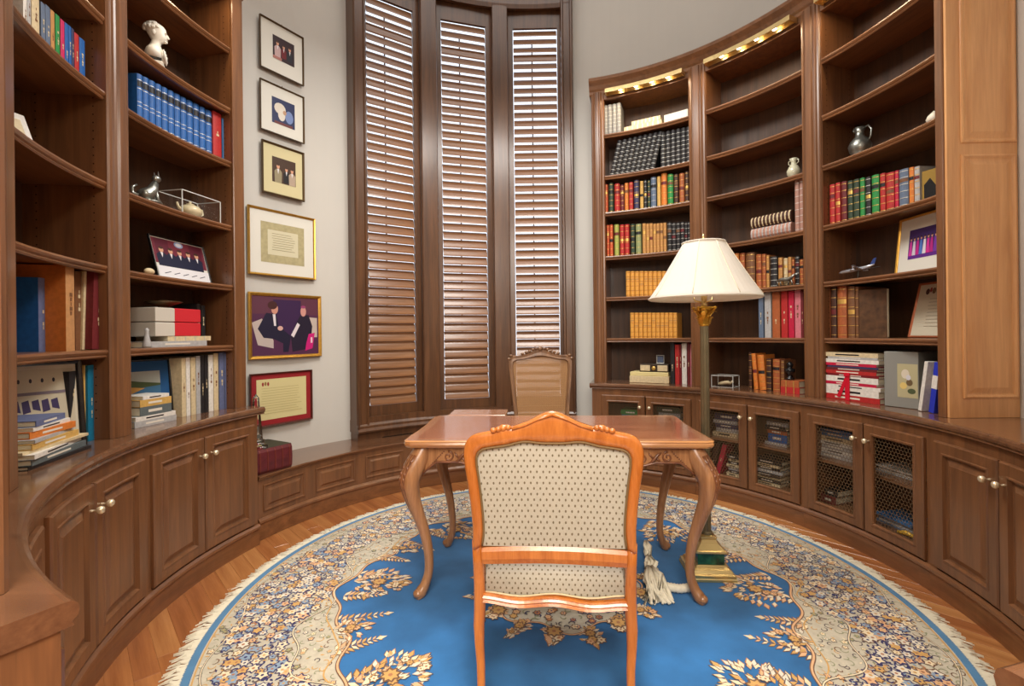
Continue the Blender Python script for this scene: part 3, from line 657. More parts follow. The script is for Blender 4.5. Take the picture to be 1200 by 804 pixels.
def at(r, th, z, name, label, cat, group=None, dr=0):
    return empty(name, pol(r, th, z), -radians(th)+dr, label, cat, group)
def flat_book(parent, name, x0, x1, y0, y1, z0, z1, cmat, spine='y'):
    """a book lying down: cover wraps spine on -Y"""
    m = MB(); t = min(.003, (z1-z0)*.15)
    m.box(x0, x1, y0, y1, z0, z0+t); m.box(x0, x1, y0, y1, z1-t, z1); m.box(x0, x1, y0, y0+t, z0+t, z1-t)
    o = m.build(name, cmat, parent)
    MB().box(x0+.003, x1-.003, y0+t, y1-.004, z0+t, z1-t).build('page_block', PAGES, o)
    return o
def lying(r, th, z, w_, h_, d, col, label, group=None, bands=0, bcol=None, dr=0, pages_front=False, name='book'):
    t = at(r, th, z+.0003, name, label, 'book', group, dr)
    cm = col if not isinstance(col, str) else bmat(col)
    m = MB(); k = min(.003, h_*.15)
    m.box(-w_/2, w_/2, 0, d, 0, k); m.box(-w_/2, w_/2, 0, d, h_-k, h_)
    if pages_front: m.box(-w_/2, w_/2, d-k, d, k, h_-k)
    else: m.box(-w_/2, w_/2, 0, k, k, h_-k)
    m.build('cover', cm, t)
    MB().box(-w_/2+.003, w_/2-.003, k if not pages_front else .004, d-k-.002, k, h_-k).build('page_block', PAGES, t)
    if bands:
        b = MB()
        for i in range(bands):
            x = -w_/2+w_*(i+.7)/(bands+.4); b.box(x-.003, x+.003, -.0012, .002, .001, h_-.001)
        b.build('spine_bands', bcol or GOLD, t, kind='stuff')
    elif not pages_front and h_ > .012:
        b = MB(); b.box(-w_*.25, w_*.18, -.0008, .001, h_*.35, h_*.65); b.build('title_print', bcol or (BLKL if col in ('white', 'cream') else PALE), t)
    return t

# --- lying books of the right bays
for i, (h_, dz, w_) in enumerate(((.05, 0, .33), (.036, .0503, .25))):
    lying(2.03, 28.3+i*.8, 3.09+dz, w_, h_, .2, 'cream', ('lower', 'upper')[i]+' cream book lying flat beside the grey top-shelf set', bands=7, bcol=SILV)
for i, h_ in enumerate((.045, .03)):
    lying(2.03, 36.4, 3.09+i*.0453, .20, h_, .2, 'white', ('lower', 'upper')[i]+' pale book lying at the right of the top shelf near the shutters', bands=5, bcol=SILV)
for i, (h_, c) in enumerate(((.088, 'pinkbrown'), (.085, 'darkbrown'))):
    t = at(2.03, 57.5, 1.99+i*.0885, 'book', ('lower pinkish', 'upper dark')[i]+' thick ribbed volume lying under the vase shelf', 'book', None)
    m = MB(); n_ = 10
    # spine bulging to the front with raised ribs
    prof = [(0, .004), (-.012, .02), (-.015, h_/2), (-.012, h_-.02), (0, h_-.004), (.2, h_-.004), (.2, .004)]
    m.loft([[(x, y, z) for y, z in prof] for x in (-.15, .15)]); m.build('cover', bmat(c), t)
    m = MB()
    for k in range(11):
        x = -.14+k*.028
        m.loft([[(x+q, y*1.15-.001, z*(1.0)) for y, z in prof[:5]]+[(x+q, .002, h_-.008), (x+q, .002, .008)] for q in (-.004, .004)])
    m.build('spine_bands', bmat('cream') if i else bmat('silver'), t)
for i, (w_, h_, c) in enumerate(((.137, .045, 'red'), (.130, .045, 'rust'))):
    lying(2.0, 61.6, .856+i*.0453, w_, h_, .18, c, ('lower bright red', 'upper rust')[i]+' book lying at the right end of the lamp-side counter', bands=2)
# cream box book and dark panelled box on the counter by the desk
t = at(2.01, 29.3, .8565, 'box_set', 'wide cream slipcase lying on the counter behind the desk', 'box')
MB().box(-.17, .17, 0, .2, 0, .06, c=.003).build('lower_volume', bmat('cream'), t); MB().box(-.165, .165, .002, .2, .0605, .095, c=.003).build('upper_volume', mat('butter', srgb(226, 210, 150), .6), t)
t = at(2.03, 30.4, .952, 'trinket_box', 'dark long box with cream carved panels on top of the cream slipcase', 'box')
MB().box(-.125, .125, 0, .15, 0, .07, c=.004).build('body', mat('ebony', srgb(62, 50, 40), .4), t)
for x in (-.075, .075):
    MB().box(x-.042, x+.042, -.003, .002, .010, .060, c=.002).build('side_panel', bmat('cream'), t)
MB().lathe([(.001, 0), (.018, .001), (.018, .005), (.001, .006)], 12).build('medallion', GOLD, t, loc=(0, -.001, .035), rot=(pi/2, 0, 0))
def frame(t, w_, h_, fw, fmat, th_=.018, matw=0, matm=None, inner=None, lean=0, glass=False, bevel=True):
    """picture frame upright at z 0.. facing -Y"""
    P = lambda x, z, d: (x, d, z)
    m = MB(); m.rings(P, -w_/2, w_/2, 0, h_, [(0, .0), (0, -th_*.8), (fw*.25, -th_), (fw*.7, -th_*.75), (fw, -th_*.45), (fw, 0)], fill=False, n=1)
    fo = m.build('frame', fmat, t)
    MB().box(-w_/2+.002, w_/2-.002, 0, .004, .002, h_-.002).build('backing', DK, t)
    if matm: MB().box(-w_/2+fw, w_/2-fw, -.004, -.0005, fw, h_-fw).build('mount', matm, t)
    return t
MATW = mat('mount_white', srgb(226, 224, 214), .8); MATC = mat('mount_cream', srgb(214, 204, 160), .8)
FG = mat('gold_frame', srgb(208, 160, 72), .3, .75, noise=(50, .1)); FB = mat('bronze_frame', srgb(94, 74, 48), .35, .4); FR = mat('red_mat', srgb(150, 34, 40), .6); FM = mat('mahogany_frame', srgb(84, 36, 30), .3)
def shapes(t, name, w_, h_, x0, z0, base, items, y=-.0050):
    """flat print: a base card and flat coloured outlines, child of the frame"""
    mats = [base]; m = MB(); m.add([(x0, y, z0), (x0+w_, y, z0), (x0+w_, y, z0+h_), (x0, y, z0+h_)], [(0, 1, 2, 3)], 0)
    q = 0
    for it in items:
        c = it[0]; q += 1
        mm = mat('print_%d_%d_%d' % c, srgb(*c), .55)
        if mm not in mats: mats.append(mm)
        k = mats.index(mm)
        if it[1] == 'e':      # ellipse cx cz rx rz
            _, _, cx, cz, rx, rz = it; pts = [(cx+rx*cos(2*pi*i/14), cz+rz*sin(2*pi*i/14)) for i in range(14)]
        elif it[1] == 'r': _, _, a, b, c_, d = it; pts = [(a, b), (c_, b), (c_, d), (a, d)]
        else: pts = it[2]
        m.add([(x0+w_*min(1, max(0, px)), y-.00012*q, z0+h_*min(1, max(0, pz))) for px, pz in pts], [tuple(range(len(pts)))], k)
    return m.build(name, mats, t)
def suit(cx, base, s, suitc=(30, 34, 60), skin=(214, 160, 130), hair=(70, 46, 36), shirt=(230, 226, 230)):
    return [(suitc, 'p', [(cx-.11*s, base), (cx+.11*s, base), (cx+.12*s, base+.34*s), (cx+.05*s, base+.42*s), (cx-.05*s, base+.42*s), (cx-.12*s, base+.34*s)]),
            (shirt, 'p', [(cx, base+.26*s), (cx+.03*s, base+.42*s), (cx-.03*s, base+.42*s)]),
            (skin, 'e', cx, base+.5*s, .05*s, .08*s), (hair, 'e', cx, base+.56*s, .052*s, .04*s)]
def text_lines(n, x0, x1, z0, z1, c=(150, 140, 110)):
    r_ = random.Random(n); L = []
    for i in range(n):
        z = z1-(z1-z0)*i/n; L.append((c, 'r', x0+r_.random()*.03, z-.012, x1-r_.random()*.12, z))
    return L

# small frame behind the stack
t = at(2.10, 31.3, 1.0225, 'framed_picture', 'tiny blue grey picture frame on the dark trinket box', 'picture'); t.location = pol(2.12, 31.4, 1.0225)
frame(t, .07, .075, .008, SILV, .01); shapes(t, 'print', .05, .05, -.025, .012, mat('bluegrey', srgb(96, 110, 140)), [])
# vase, glass box, figures
IV = mat('celadon', srgb(198, 196, 170), .25, coat=.5, noise=(30, .1))
t = at(2.09, 61.3, 2.3853, 'vase', 'small pale celadon vase with two ear handles on a high shelf', 'vase')
MB().lathe([(.018, 0), (.022, .004), (.042, .035), (.045, .06), (.032, .09), (.017, .108), (.017, .125), (.028, .148), (.024, .148), (.013, .125)], 20).build('body', IV, t)
for sg in (-1, 1): MB().tube([(sg*.018, 0, .106), (sg*.036, 0, .115), (sg*.036, 0, .135), (sg*.022, 0, .14)], .0035, 6).build('handle', IV, t)
GLS = gm
def case(t, w_, d, h_, name='glass_cover'):
    m = MB(); k = .002
    MB().box(-w_/2, w_/2, 0, d, 0, h_).build(name, GLS, t)
    e = MB(); q = .0022
    for x in (-w_/2, w_/2):
        for y in (0, d): e.box(x-q, x+q, y-q, y+q, 0, h_)
    for z in (0, h_):
        for y in (0, d): e.box(-w_/2, w_/2, y-q, y+q, z-q+(q if z == 0 else 0), z+q)
        for x in (-w_/2, w_/2): e.box(x-q, x+q, 0, d, z-q+(q if z == 0 else 0), z+q)
    e.build('edges', mat('acrylic_edge', srgb(214, 218, 214), .2), t)
t = at(2.02, 46.6, .8568, 'display_case', 'small glass display case on the counter right of the lamp pole', 'case'); case(t, .17, .12, .09)
t2 = at(2.05, 46.6, .861, 'figurine', 'small pale reclining figure inside the glass case by the lamp', 'figurine')
MB().tube([(-.055, .03, .012), (-.02, .03, .022), (.02, .03, .03), (.045, .03, .022)], [.012, .016, .016, .010], 8).ellipsoid((.055, .03, .035), (.012, .01, .012)).build('body', bmat('cream'), t2)
MB().box(-.07, .07, .005, .055, 0, .006).build('base', DK, t2)
BLK = mat('black_gloss', srgb(24, 24, 26), .25)
t = at(2.06, 60.6, .948, 'figurine', 'small black bust standing on the two red books', 'figurine')
MB().lathe([(.028, 0), (.028, .012), (.016, .018), (.013, .035), (.03, .055), (.034, .075), (.014, .085), (.02, .098), (.022, .112), (.012, .126), (.002, .13)], 14).build('body', BLK, t)
PEW = mat('pewter', srgb(150, 152, 146), .3, .85, noise=(40, .2))
t = at(2.02, 60.2, 1.6203, 'figurine', 'small pewter animal figure before the worn tan books', 'figurine')
MB().box(-.08, .08, 0, .03, 0, .008, c=.002).build('base', DK, t)
b = MB(); b.tube([(-.06, .015, .04), (-.02, .015, .05), (.03, .015, .047), (.055, .015, .065), (.07, .015, .078)], [.008, .015, .016, .009, .007], 8)
b.ellipsoid((.08, .015, .078), (.014, .006, .007)); b.build('body', PEW, t)
for x, x2 in ((-.05, -.055), (-.035, -.03), (.03, .025), (.045, .055)): MB().tube([(x, .015, .045), (x2, .015, .006)], [.006, .004], 6).build('leg', PEW, t)
t = at(2.12, 73.2, 2.3853, 'jug', 'grey pewter jug with curved handle on the high right shelf', 'jug')
MB().lathe([(.04, 0), (.046, .004), (.03, .014), (.056, .05), (.064, .085), (.05, .118), (.026, .142), (.023, .172), (.034, .198), (.030, .198), (.018, .17)], 24).build('body', PEW, t)
MB().tube([(.028, 0, .19), (.055, 0, .195), (.075, 0, .165), (.07, 0, .12), (.055, 0, .1)], .005, 8).build('handle', PEW, t)
MB().tube([(-.028, 0, .185), (-.045, 0, .2)], [.012, .004], 8).build('spout', PEW, t)
t = at(2.05, 87.4, 2.3853, 'shell', 'small white shell at the end of the jug shelf', 'shell')
MB().lathe([(.004, 0), (.026, .006), (.034, .024), (.026, .044), (.012, .056), (.003, .066)], 14).build('body', mat('shell_white', srgb(224, 216, 198), .35), t)
# silver model aeroplane on its stand
t = at(2.06, 73.5, 1.6203, 'model_plane', 'silver model airliner on a small stand beside the framed photograph', 'model')
MB().box(-.03, .03, 0, .03, 0, .006, c=.002).build('stand_base', BLK, t); MB().tube([(0, .015, .006), (.005, .015, .05)], .0025, 6).build('stand_rod', PEW, t)
MB().tube([(-.115, .0, .052), (-.095, .002, .054), (-.03, .01, .06), (.06, .02, .07), (.10, .025, .082)], [.002, .010, .0125, .011, .004], 10).build('fuselage', mat('plane_silver', srgb(196, 200, 210), .2, .7), t)
PS = MATS['plane_silver']
MB().loft([[(-.02, .012, .056), (.035, .015, .060), (.035, .015, .057), (-.02, .012, .054)], [(.05, -.10, .075), (.066, -.10, .077), (.066, -.10, .075), (.05, -.10, .073)]]).build('wing', PS, t)
MB().loft([[(-.02, .012, .056), (.035, .015, .060), (.035, .015, .057), (-.02, .012, .054)], [(.05, .12, .075), (.066, .12, .077), (.066, .12, .075), (.05, .12, .073)]]).build('wing', PS, t)
MB().loft([[(.07, .021, .075), (.1, .025, .083), (.1, .023, .083), (.07, .019, .075)], [(.095, .024, .118), (.112, .026, .12), (.112, .024, .12), (.095, .022, .118)]]).build('tail_fin', mat('plane_blue', srgb(50, 70, 130), .3), t)
for y in (-.045, .065): MB().tube([(.0, y, .055), (.03, y, .058)], .007, 8).build('engine', PS, t)
# framed photo with purple crowd
t = at(2.13, 82.6, 1.6203, 'framed_picture', 'white mounted photo of people in magenta and blue beside the silver plane', 'picture', dr=radians(-8)); t.rotation_euler[0] = radians(-6)
frame(t, .33, .335, .012, FG, .014, matm=MATW)
pp_ = [((96, 40, 140), 'r', 0, .0, 1, .25)]
for i, c in enumerate(((200, 60, 160), (210, 205, 220), (190, 40, 140), (80, 120, 200), (225, 220, 230), (210, 50, 150), (180, 40, 130), (120, 60, 170))):
    x = .08+i*.12; pp_ += [(c, 'p', [(x-.06, .12), (x+.06, .12), (x+.035, .6), (x-.035, .6)]), ((214, 160, 130), 'e', x, .67, .028, .06), ((60, 40, 50), 'e', x, .71, .026, .03)]
shapes(t, 'print', .20, .17, -.085, .085, mat('photo_violet', srgb(72, 48, 118), .5), pp_)
# certificate leaning, red frame
t = at(2.16, 83.4, 1.2503, 'certificate', 'leaning certificate in a thin reddish frame with a crest', 'certificate', dr=radians(-7)); t.rotation_euler[0] = radians(-13); t.location[2] += .001
frame(t, .285, .325, .012, mat('copper_frame', srgb(170, 96, 62), .3, .3), .012)
shapes(t, 'print', .262, .30, -.131, .0125, mat('parchment', srgb(206, 198, 176), .7), [((70, 40, 40), 'e', .22, .86, .05, .06), ((110, 84, 60), 'e', .38, .87, .05, .06), ((150, 50, 50), 'e', .30, .89, .03, .05)]+text_lines(9, .3, .85, .12, .72, (160, 150, 130)))
# dark flat old book cover beside the brown books
t = at(2.08, 75.9, 1.2503, 'book', 'large dark mottled old book standing beside the brown row', 'book', dr=radians(22))
MB().box(-.075, .075, 0, .03, 0, .30, c=.002).build('cover', mat('mottled_hide', srgb(86, 58, 36), .5, noise=(26, .45)), t)
MB().box(-.072, .078, .004, .026, .004, .296).build('page_block', PAGES, t)
# the stack of red and white albums tied with a ribbon
SK = [('red', .034, .40, 'bottom-most, wide bright red album'), ('white', .040, .37, 'white album above the red one'), ('white', .022, .375, 'thin white album in the lower part'), ('crimson', .018, .36, 'thin crimson album'),
      ('white', .036, .365, 'broad white album in the middle'), ('darkred', .014, .355, 'thin dark red album'), ('red', .022, .36, 'bright red album above the middle'), ('maroon', .016, .35, 'thin maroon album'),
      ('navy', .012, .35, 'thin navy album'), ('crimson', .018, .36, 'crimson album near the top'), ('white', .024, .375, 'white album second from the top'), ('silver', .014, .345, 'thin silver grey album'), ('cream', .026, .385, 'topmost cream album')]
z = .8563
for i, (c, h_, w_, d_) in enumerate(SK):
    lying(2.0, 73.6+(i % 3-1)*.25, z, w_*.95, h_, .24, c, d_+' in the tied red and white stack', 'tied stack of red and white albums', name='album'); z += h_+.0004
t = at(1.998, 73.2, .857, 'ribbon', 'bright red ribbon tied down the front of the album stack', 'ribbon'); rr = mat('ribbon_red', srgb(206, 24, 50), .35)
MB().box(-.018, .012, -.004, -.001, .0, .17).build('band', rr, t); MB().prism([(-.018, .0), (.012, .0), (-.02, -.0), (-.05, .0)], -.006, -.004)
MB().box(-.02, .016, -.010, -.002, .150, .176, c=.003).build('knot', rr, t)
MB().loft([[(-.012, -.005, .155), (.006, -.005, .15), (.006, -.003, .15), (-.012, -.003, .155)], [(-.075, -.004, .02), (-.05, -.004, .015), (-.05, -.002, .015), (-.075, -.002, .02)]]).build('ribbon_tail', rr, t)
t = at(2.03, 82.0, .8565, 'file_box', 'tall grey box with a flower picture on its face', 'box', dr=radians(16))
MB().box(-.085, .085, 0, .20, 0, .318, c=.003).build('body', mat('box_grey', srgb(140, 140, 134), .6), t)
shapes(t, 'flower_print', .10, .19, -.018, .06, mat('print_cream', srgb(186, 178, 140), .6), [((220, 210, 190), 'e', .4, .7, .2, .14), ((110, 90, 60), 'e', .6, .45, .16, .1), ((226, 200, 120), 'e', .3, .35, .18, .1), ((80, 90, 60), 'e', .7, .2, .2, .08), ((216, 214, 220), 'e', .55, .6, .12, .08)], y=-.0008)
for th, c, w_, h_, ln, lab in ((85.4, 'white', .02, .272, 9, 'white book leaning beside the grey flower box'), (87.3, 'blue', .03, .27, 8, 'bright blue and white book leaning at the right end of the counter')):
    t = at(2.02, th, .859, 'book', lab, 'book'); t.rotation_euler[1] = radians(ln)
    MB().box(-w_/2, w_/2, 0, .19, 0, h_, c=.001).build('cover', mat('royal_blue', srgb(44, 60, 190), .35) if c == 'blue' else bmat('white'), t)
    MB().box(-w_/2+.003, w_/2-.003, .003, .1915, .003, h_-.003).build('page_block', PAGES, t)
    if c == 'blue': MB().box(-w_/2-.0005, w_/2+.0005, -.0012, .1, .13, .20).build('title_print', bmat('white'), t)
# yellow and black book front facing
t = at(2.06, 86.4, 1.9903, 'book', 'yellow and black picture book standing at the end of the long red and green row', 'book', dr=radians(12))
MB().box(-.04, .04, 0, .03, 0, .165, c=.001).build('cover', mat('olive_gold', srgb(150, 118, 40), .5), t)
MB().prism([(-.03, .01), (.025, .01), (.03, .07), (.0, .12), (-.03, .09)], -.001, .0005).build('cover_print', BLK, t)

# --- contents of the wire-front cabinets
def cab_stack(tc, z, w_, specs, lab, r=2.0, d=.2, grp=None):
    for i, (c, h_) in enumerate(specs):
        lying(r+((i*7) % 3)*.006, tc+((i*5) % 3-1)*.2, z, w_*(1-.04*((i*3) % 4)), h_, d, c, '%s %s, %s from the bottom' % (BN.get(c, c), lab, ORD[i]), grp); z += h_+.0004
cab_stack(47.6, .4675, .20, [('cream', .035), ('silver', .03), ('navy', .035), ('silver', .03), ('navy', .05)], 'book lying behind the wire left of the knobs')
cab_stack(49.2, .1655, .10, [('cream', .026), ('black', .02), ('silver', .026), ('cream', .02), ('black', .022), ('cream', .022), ('black', .03)], 'flat volume right of the red book behind wire')
for i, (th, c, ln) in enumerate(((44.0, 'darkbrown', 14), (45.6, 'crimson', 14))):
    o = book_mesh(.034, .245, .17, 'cloth', c, i); o.location = pol(2.0, th, .170); o.rotation_euler = (0, radians(ln), -radians(th)); tag(o, '%s book leaning behind the wire door beside the lamp' % BN.get(c, c), 'book')
cab_stack(56.4, .1655, .22, [('cream', .02), ('black', .024), ('cream', .02), ('black', .022), ('silver', .022), ('black', .024), ('cream', .02), ('black', .03)], 'flat volume low behind the wire door right of the lamp')
cab_stack(58.6, .4675, .16, [('silver', .02), ('blue', .06), ('rust', .03), ('black', .03), ('silver', .03)], 'book lying high behind the wire door right of the lamp')
cab_stack(70.4, .4675, .26, [('silver', .03), ('white', .025), ('silver', .03), ('white', .02), ('cream', .03), ('steelblue', .03), ('blue', .02)], 'magazine behind the third pair of wire doors')
cab_stack(81.6, .4675, .26, [('silver', .008), ('white', .008), ('silver', .010), ('white', .008)], 'thin paper in the sheaf behind the rightmost wire door')
cab_stack(81.2, .1655, .24, [('slate', .012), ('silver', .012), ('slate', .014), ('steelblue', .012)], 'thin folder low behind the rightmost wire door')
t = at(1.95, 84.6, .166, 'ornament', 'small yellow ornament low behind the rightmost wire door', 'ornament')
MB().tube([(-.04, 0, .012), (0, .01, .022), (.05, .02, .012)], [.010, .014, .009], 8).build('body', mat('yellow_glaze', srgb(224, 176, 60), .3), t)
cab_stack(24.8, .4675, .2, [('darkgreen', .05), ('teal', .05), ('green', .04)], 'book behind the wire door by the grey wall')
cab_stack(34.2, .4675, .2, [('navy', .05), ('slate', .05), ('silver', .04), ('darkgreen', .05)], 'book behind the wire door behind the desk corner')
cab_stack(69.3, .1655, .1, [('maroon', .05), ('black', .04)], 'box low behind the left wire door under the wide bay')

# --- left bays
MAR = mat('marble_white', srgb(226, 222, 212), .35, noise=(12, .06))
t = at(2.06, -86.9, 2.7153, 'bust', 'white marble bust of a man on a white base block', 'bust', dr=radians(32))
MB().box(-.062, .062, -.03, .07, 0, .032, c=.003).build('base', MAR, t)
MB().box(-.055, .055, -.022, .06, .032, .05).build('collar_block', BLK, t)
b = MB()
SEC = [(.052, .040, .05, .012), (.068, .046, .065, .012), (.072, .044, .085, .012), (.060, .038, .105, .012), (.034, .030, .122, .012), (.021, .023, .138, .010), (.020, .023, .152, .006),
       (.022, .030, .160, -.004), (.026, .037, .172, -.004), (.030, .041, .185, -.001), (.032, .044, .198, .003), (.034, .046, .212, .006), (.035, .046, .226, .009), (.030, .039, .240, .012), (.018, .024, .250, .013)]
b.loft([[(rx*cos(2*pi*i/18), cy+ry*sin(2*pi*i/18), z) for i in range(18)] for rx, ry, z, cy in SEC], smooth=True)
b.loft([[(x, y, z) for x, y in ((-.005*k, -.040), (.005*k, -.040), (.003*k, -.040-.012*k), (-.003*k, -.040-.012*k))] for z, k in ((.181, .6), (.185, 1.1), (.194, .8), (.204, .3))])   # nose
b.ellipsoid((0, -.034, .163), (.011, .010, .008), 8, 6)
for sg in (-1, 1):
    b.ellipsoid((sg*.034, .012, .190), (.005, .009, .013), 8, 6); b.ellipsoid((sg*.013, -.037, .2035), (.009, .006, .003), 8, 4); b.ellipsoid((sg*.013, -.036, .197), (.006, .005, .0035), 8, 4)
b.ellipsoid((0, -.040, .1765), (.010, .005, .0022), 8, 4); b.ellipsoid((0, -.039, .172), (.008, .005, .0022), 8, 4)
hr = random.Random(4)
for k in range(46):                                             # curled locks
    a = hr.uniform(-.35, pi+.35); e = hr.uniform(.05, 1.25)
    b.ellipsoid((.036*cos(a)*cos(e), .012+.046*sin(a)*cos(e)*1.0, .208+.044*sin(e)), (.010, .010, .008), 6, 4)
for k in range(7): b.tube([(-.05+.016*k, -.030-.004*(k % 2), .098), (-.045+.014*k, -.034, .075), (-.04+.012*k, -.030, .055)], .0045, 5)
b.build('figure', MAR, t)
t = at(2.05, -89.2, 1.9903, 'figurine', 'silver seated cat figurine with a raised tail', 'figurine', dr=radians(-20))
MB().lathe([(.05, 0), (.058, .006), (.054, .012)], 18).build('base', PEW, t)
b = MB(); b.tube([(-.035, 0, .03), (-.01, 0, .045), (.02, 0, .075), (.032, 0, .115)], [.030, .034, .026, .016], 10)
b.ellipsoid((.038, 0, .138), (.021, .018, .019), 12, 8)
for sy in (-1, 1): b.loft([[(.032, sy*.014-.006, .150), (.044, sy*.014, .150), (.034, sy*.014+.006, .150)], [(.036, sy*.016-.001, .175), (.038, sy*.016, .175), (.036, sy*.016+.001, .175)]])
for sy in (-1, 1): b.tube([(.025, sy*.014, .07), (.035, sy*.014, .03), (.045, sy*.014, .014)], [.010, .008, .008], 6)
b.tube([(-.05, 0, .03), (-.072, .01, .04), (-.07, .01, .07), (-.05, .01, .085)], [.010, .008, .007, .005], 8)
b.build('body', PEW, t)
t = at(2.03, -79.6, 1.9903, 'display_case', 'clear acrylic case holding a white teapot on the left shelf', 'case'); case(t, .27, .16, .135)
t = at(2.10, -79.9, 1.9945, 'teapot', 'small cream teapot inside the clear acrylic case', 'teapot', dr=radians(180))
CE = mat('cream_glaze', srgb(222, 208, 170), .3, coat=.4)
MB().lathe([(.03, 0), (.034, .004), (.058, .03), (.06, .05), (.045, .07), (.02, .078)], 20).build('body', CE, t)
MB().lathe([(.024, .077), (.02, .084), (.006, .088), (.008, .096), (.002, .1)], 14).build('lid', CE, t)
MB().tube([(.055, 0, .03), (.08, 0, .05), (.09, 0, .075)], [.012, .008, .006], 8).build('spout', CE, t)
MB().tube([(-.05, 0, .065), (-.085, 0, .07), (-.09, 0, .04), (-.056, 0, .025)], .005, 8).build('handle', CE, t)
# leaning group photograph
t = at(2.09, -81.1, 1.6205, 'framed_picture', 'leaning black framed photograph of five suited people', 'picture', dr=radians(4)); t.rotation_euler[0] = radians(-14)
frame(t, .40, .245, .008, BLK, .012, matm=MATW)
it = [((118, 44, 60), 'r', .0, .35, 1, 1), ((96, 30, 50), 'r', .05, .5, .3, 1), ((96, 30, 50), 'r', .7, .5, .95, 1), ((150, 170, 210), 'e', .5, .92, .09, .08), ((226, 226, 236), 'e', .5, .92, .06, .05)]
for i in range(5): it += suit(.14+.17*i, .28, .85)
it += [((232, 232, 236), 'r', 0, 0, 1, .28)]+[((60, 60, 80), 'p', [(.1+.17*i, .1), (.22+.17*i, .16), (.23+.17*i, .145), (.11+.17*i, .085)]) for i in range(5)]
shapes(t, 'print', .376, .222, -.188, .0105, MATW, it)
t = at(2.03, -90.0, 1.6203, 'pebble', 'small beige stone beside the leaning group photograph', 'stone')
MB().ellipsoid((0, 0, .017), (.028, .02, .0175), 12, 8).build('body', bmat('cream'), t)
# boxes, dish, flat books
lying(2.02, -84.6, 1.2503, .40, .03, .22, 'silver', 'wide grey book at the bottom of the pile under the boxes')
lying(2.03, -82.2, 1.2807, .30, .026, .2, 'cream', 'pale book directly under the white and red boxes', bands=4, bcol=SILV)
for i in range(2):
    z = 1.3072+i*.078
    t = at(2.03, -84.4, z, 'slipcase_box', ('lower', 'upper')[i]+' box, half white and half red, under the dish', 'box')
    MB().box(-.155, -.03, 0, .18, 0, .074, c=.003).build('white_half', mat('box_white', srgb(206, 200, 188), .6), t)
    MB().box(-.0295, .155, -.001, .18, 0, .0745, c=.003).build('red_half', mat('box_red', srgb(206, 44, 54), .5), t)
t = at(2.12, -84.4, 1.4642, 'dish', 'low dark bronze footed dish on the red boxes', 'dish')
MB().lathe([(.03, 0), (.026, .008), (.04, .012), (.085, .03), (.088, .034), (.08, .033), (.035, .018), (.002, .017)], 24).build('bowl', FB, t)
MB().ellipsoid((0, 0, .032), (.03, .03, .014), 12, 6).build('lid_knob', FB, t)
t = at(2.03, -90.6, 1.2503, 'figurine', 'small pale cone figurine at the left end of the box shelf', 'figurine')
MB().lathe([(.018, 0), (.02, .01), (.012, .05), (.008, .08), (.011, .09), (.002, .1)], 12).build('body', bmat('silver'), t)
# painting and piles on the left counter
t = at(2.17, -87.9, .8565, 'painting', 'coastal landscape print in a wide blue mount standing on the counter', 'picture', dr=radians(-24)); t.rotation_euler[0] = radians(-6)
frame(t, .36, .33, .012, BLK, .012, matm=mat('mount_blue', srgb(24, 84, 140), .6))
shapes(t, 'print', .25, .18, -.125, .085, mat('sky_print', srgb(176, 184, 180), .6), [((60, 110, 150), 'r', 0, .3, 1, .62), ((70, 84, 50), 'p', [(0, .55), (.3, .78), (.6, .7), (1, .62), (1, .56), (.5, .5), (0, .45)]),
       ((196, 146, 74), 'p', [(0, .46), (.45, .55), (.7, .5), (.45, .36), (0, .3)]), ((90, 96, 60), 'p', [(0, .3), (.35, .34), (.2, .1), (0, 0)]), ((150, 130, 90), 'r', .2, .0, 1, .16)])
z = .8563
for i, (c, h_, w_, lab) in enumerate((('silver', .03, .24, 'silver white book at the bottom of the pile before the blue painting'), ('white', .022, .23, 'thin white book in the pile before the blue painting'), ('greygreen', .045, .18, 'dark green grey book in the pile before the blue painting'),
                       ('mustard', .035, .18, 'mustard yellow book in the pile before the blue painting'), ('white', .018, .15, 'topmost small white book before the blue painting'))):
    lying(2.02, -89.3, z, w_, h_, .14, c, lab, dr=radians(-8)); z += h_+.0004
# left bay 1
t = at(2.13, -108.3, 1.9905, 'picture_card', 'white card leaning against the shelf back behind the stone', 'card', dr=radians(-30)); t.rotation_euler[0] = radians(-24)
MB().box(-.09, .09, 0, .006, 0, .20, c=.001).build('board', bmat('white'), t); shapes(t, 'print', .14, .14, -.07, .03, bmat('cream'), [], y=-.0012)
t = at(2.09, -105.9, 1.9903, 'carved_stone', 'small beige carved stone on the shelf at the left', 'stone')
MB().box(-.04, .04, -.02, .03, 0, .03, c=.006).ellipsoid((.008, .005, .032), (.035, .02, .016), 10, 6).build('body', mat('beige_stone', srgb(176, 152, 112), .8, noise=(40, .2)), t)
t = at(2.12, -106.6, .8565, 'display_board', 'black framed patterned board behind the pile at the left edge', 'picture', dr=radians(-36)); t.rotation_euler[0] = radians(-5)
frame(t, .36, .36, .02, BLK, .014, matm=mat('board_cream', srgb(206, 200, 180), .7))
r_ = random.Random(5)
shapes(t, 'print', .30, .29, -.15, .035, mat('print_stone', srgb(196, 188, 164), .7), [((60, 50, 90), 'p', [(.25+.1*i, .42+.05*(i % 2)), (.33+.1*i, .44), (.31+.1*i, .6), (.24+.1*i, .58)]) for i in range(6)]+[((40, 36, 50), 'e', .3+.12*i, .85, .015, .03) for i in range(5)]+[((120, 110, 120), 'r', .25, .66, .9, .7), ((90, 80, 90), 'r', .2, .3, .85, .34)])
z = .8563
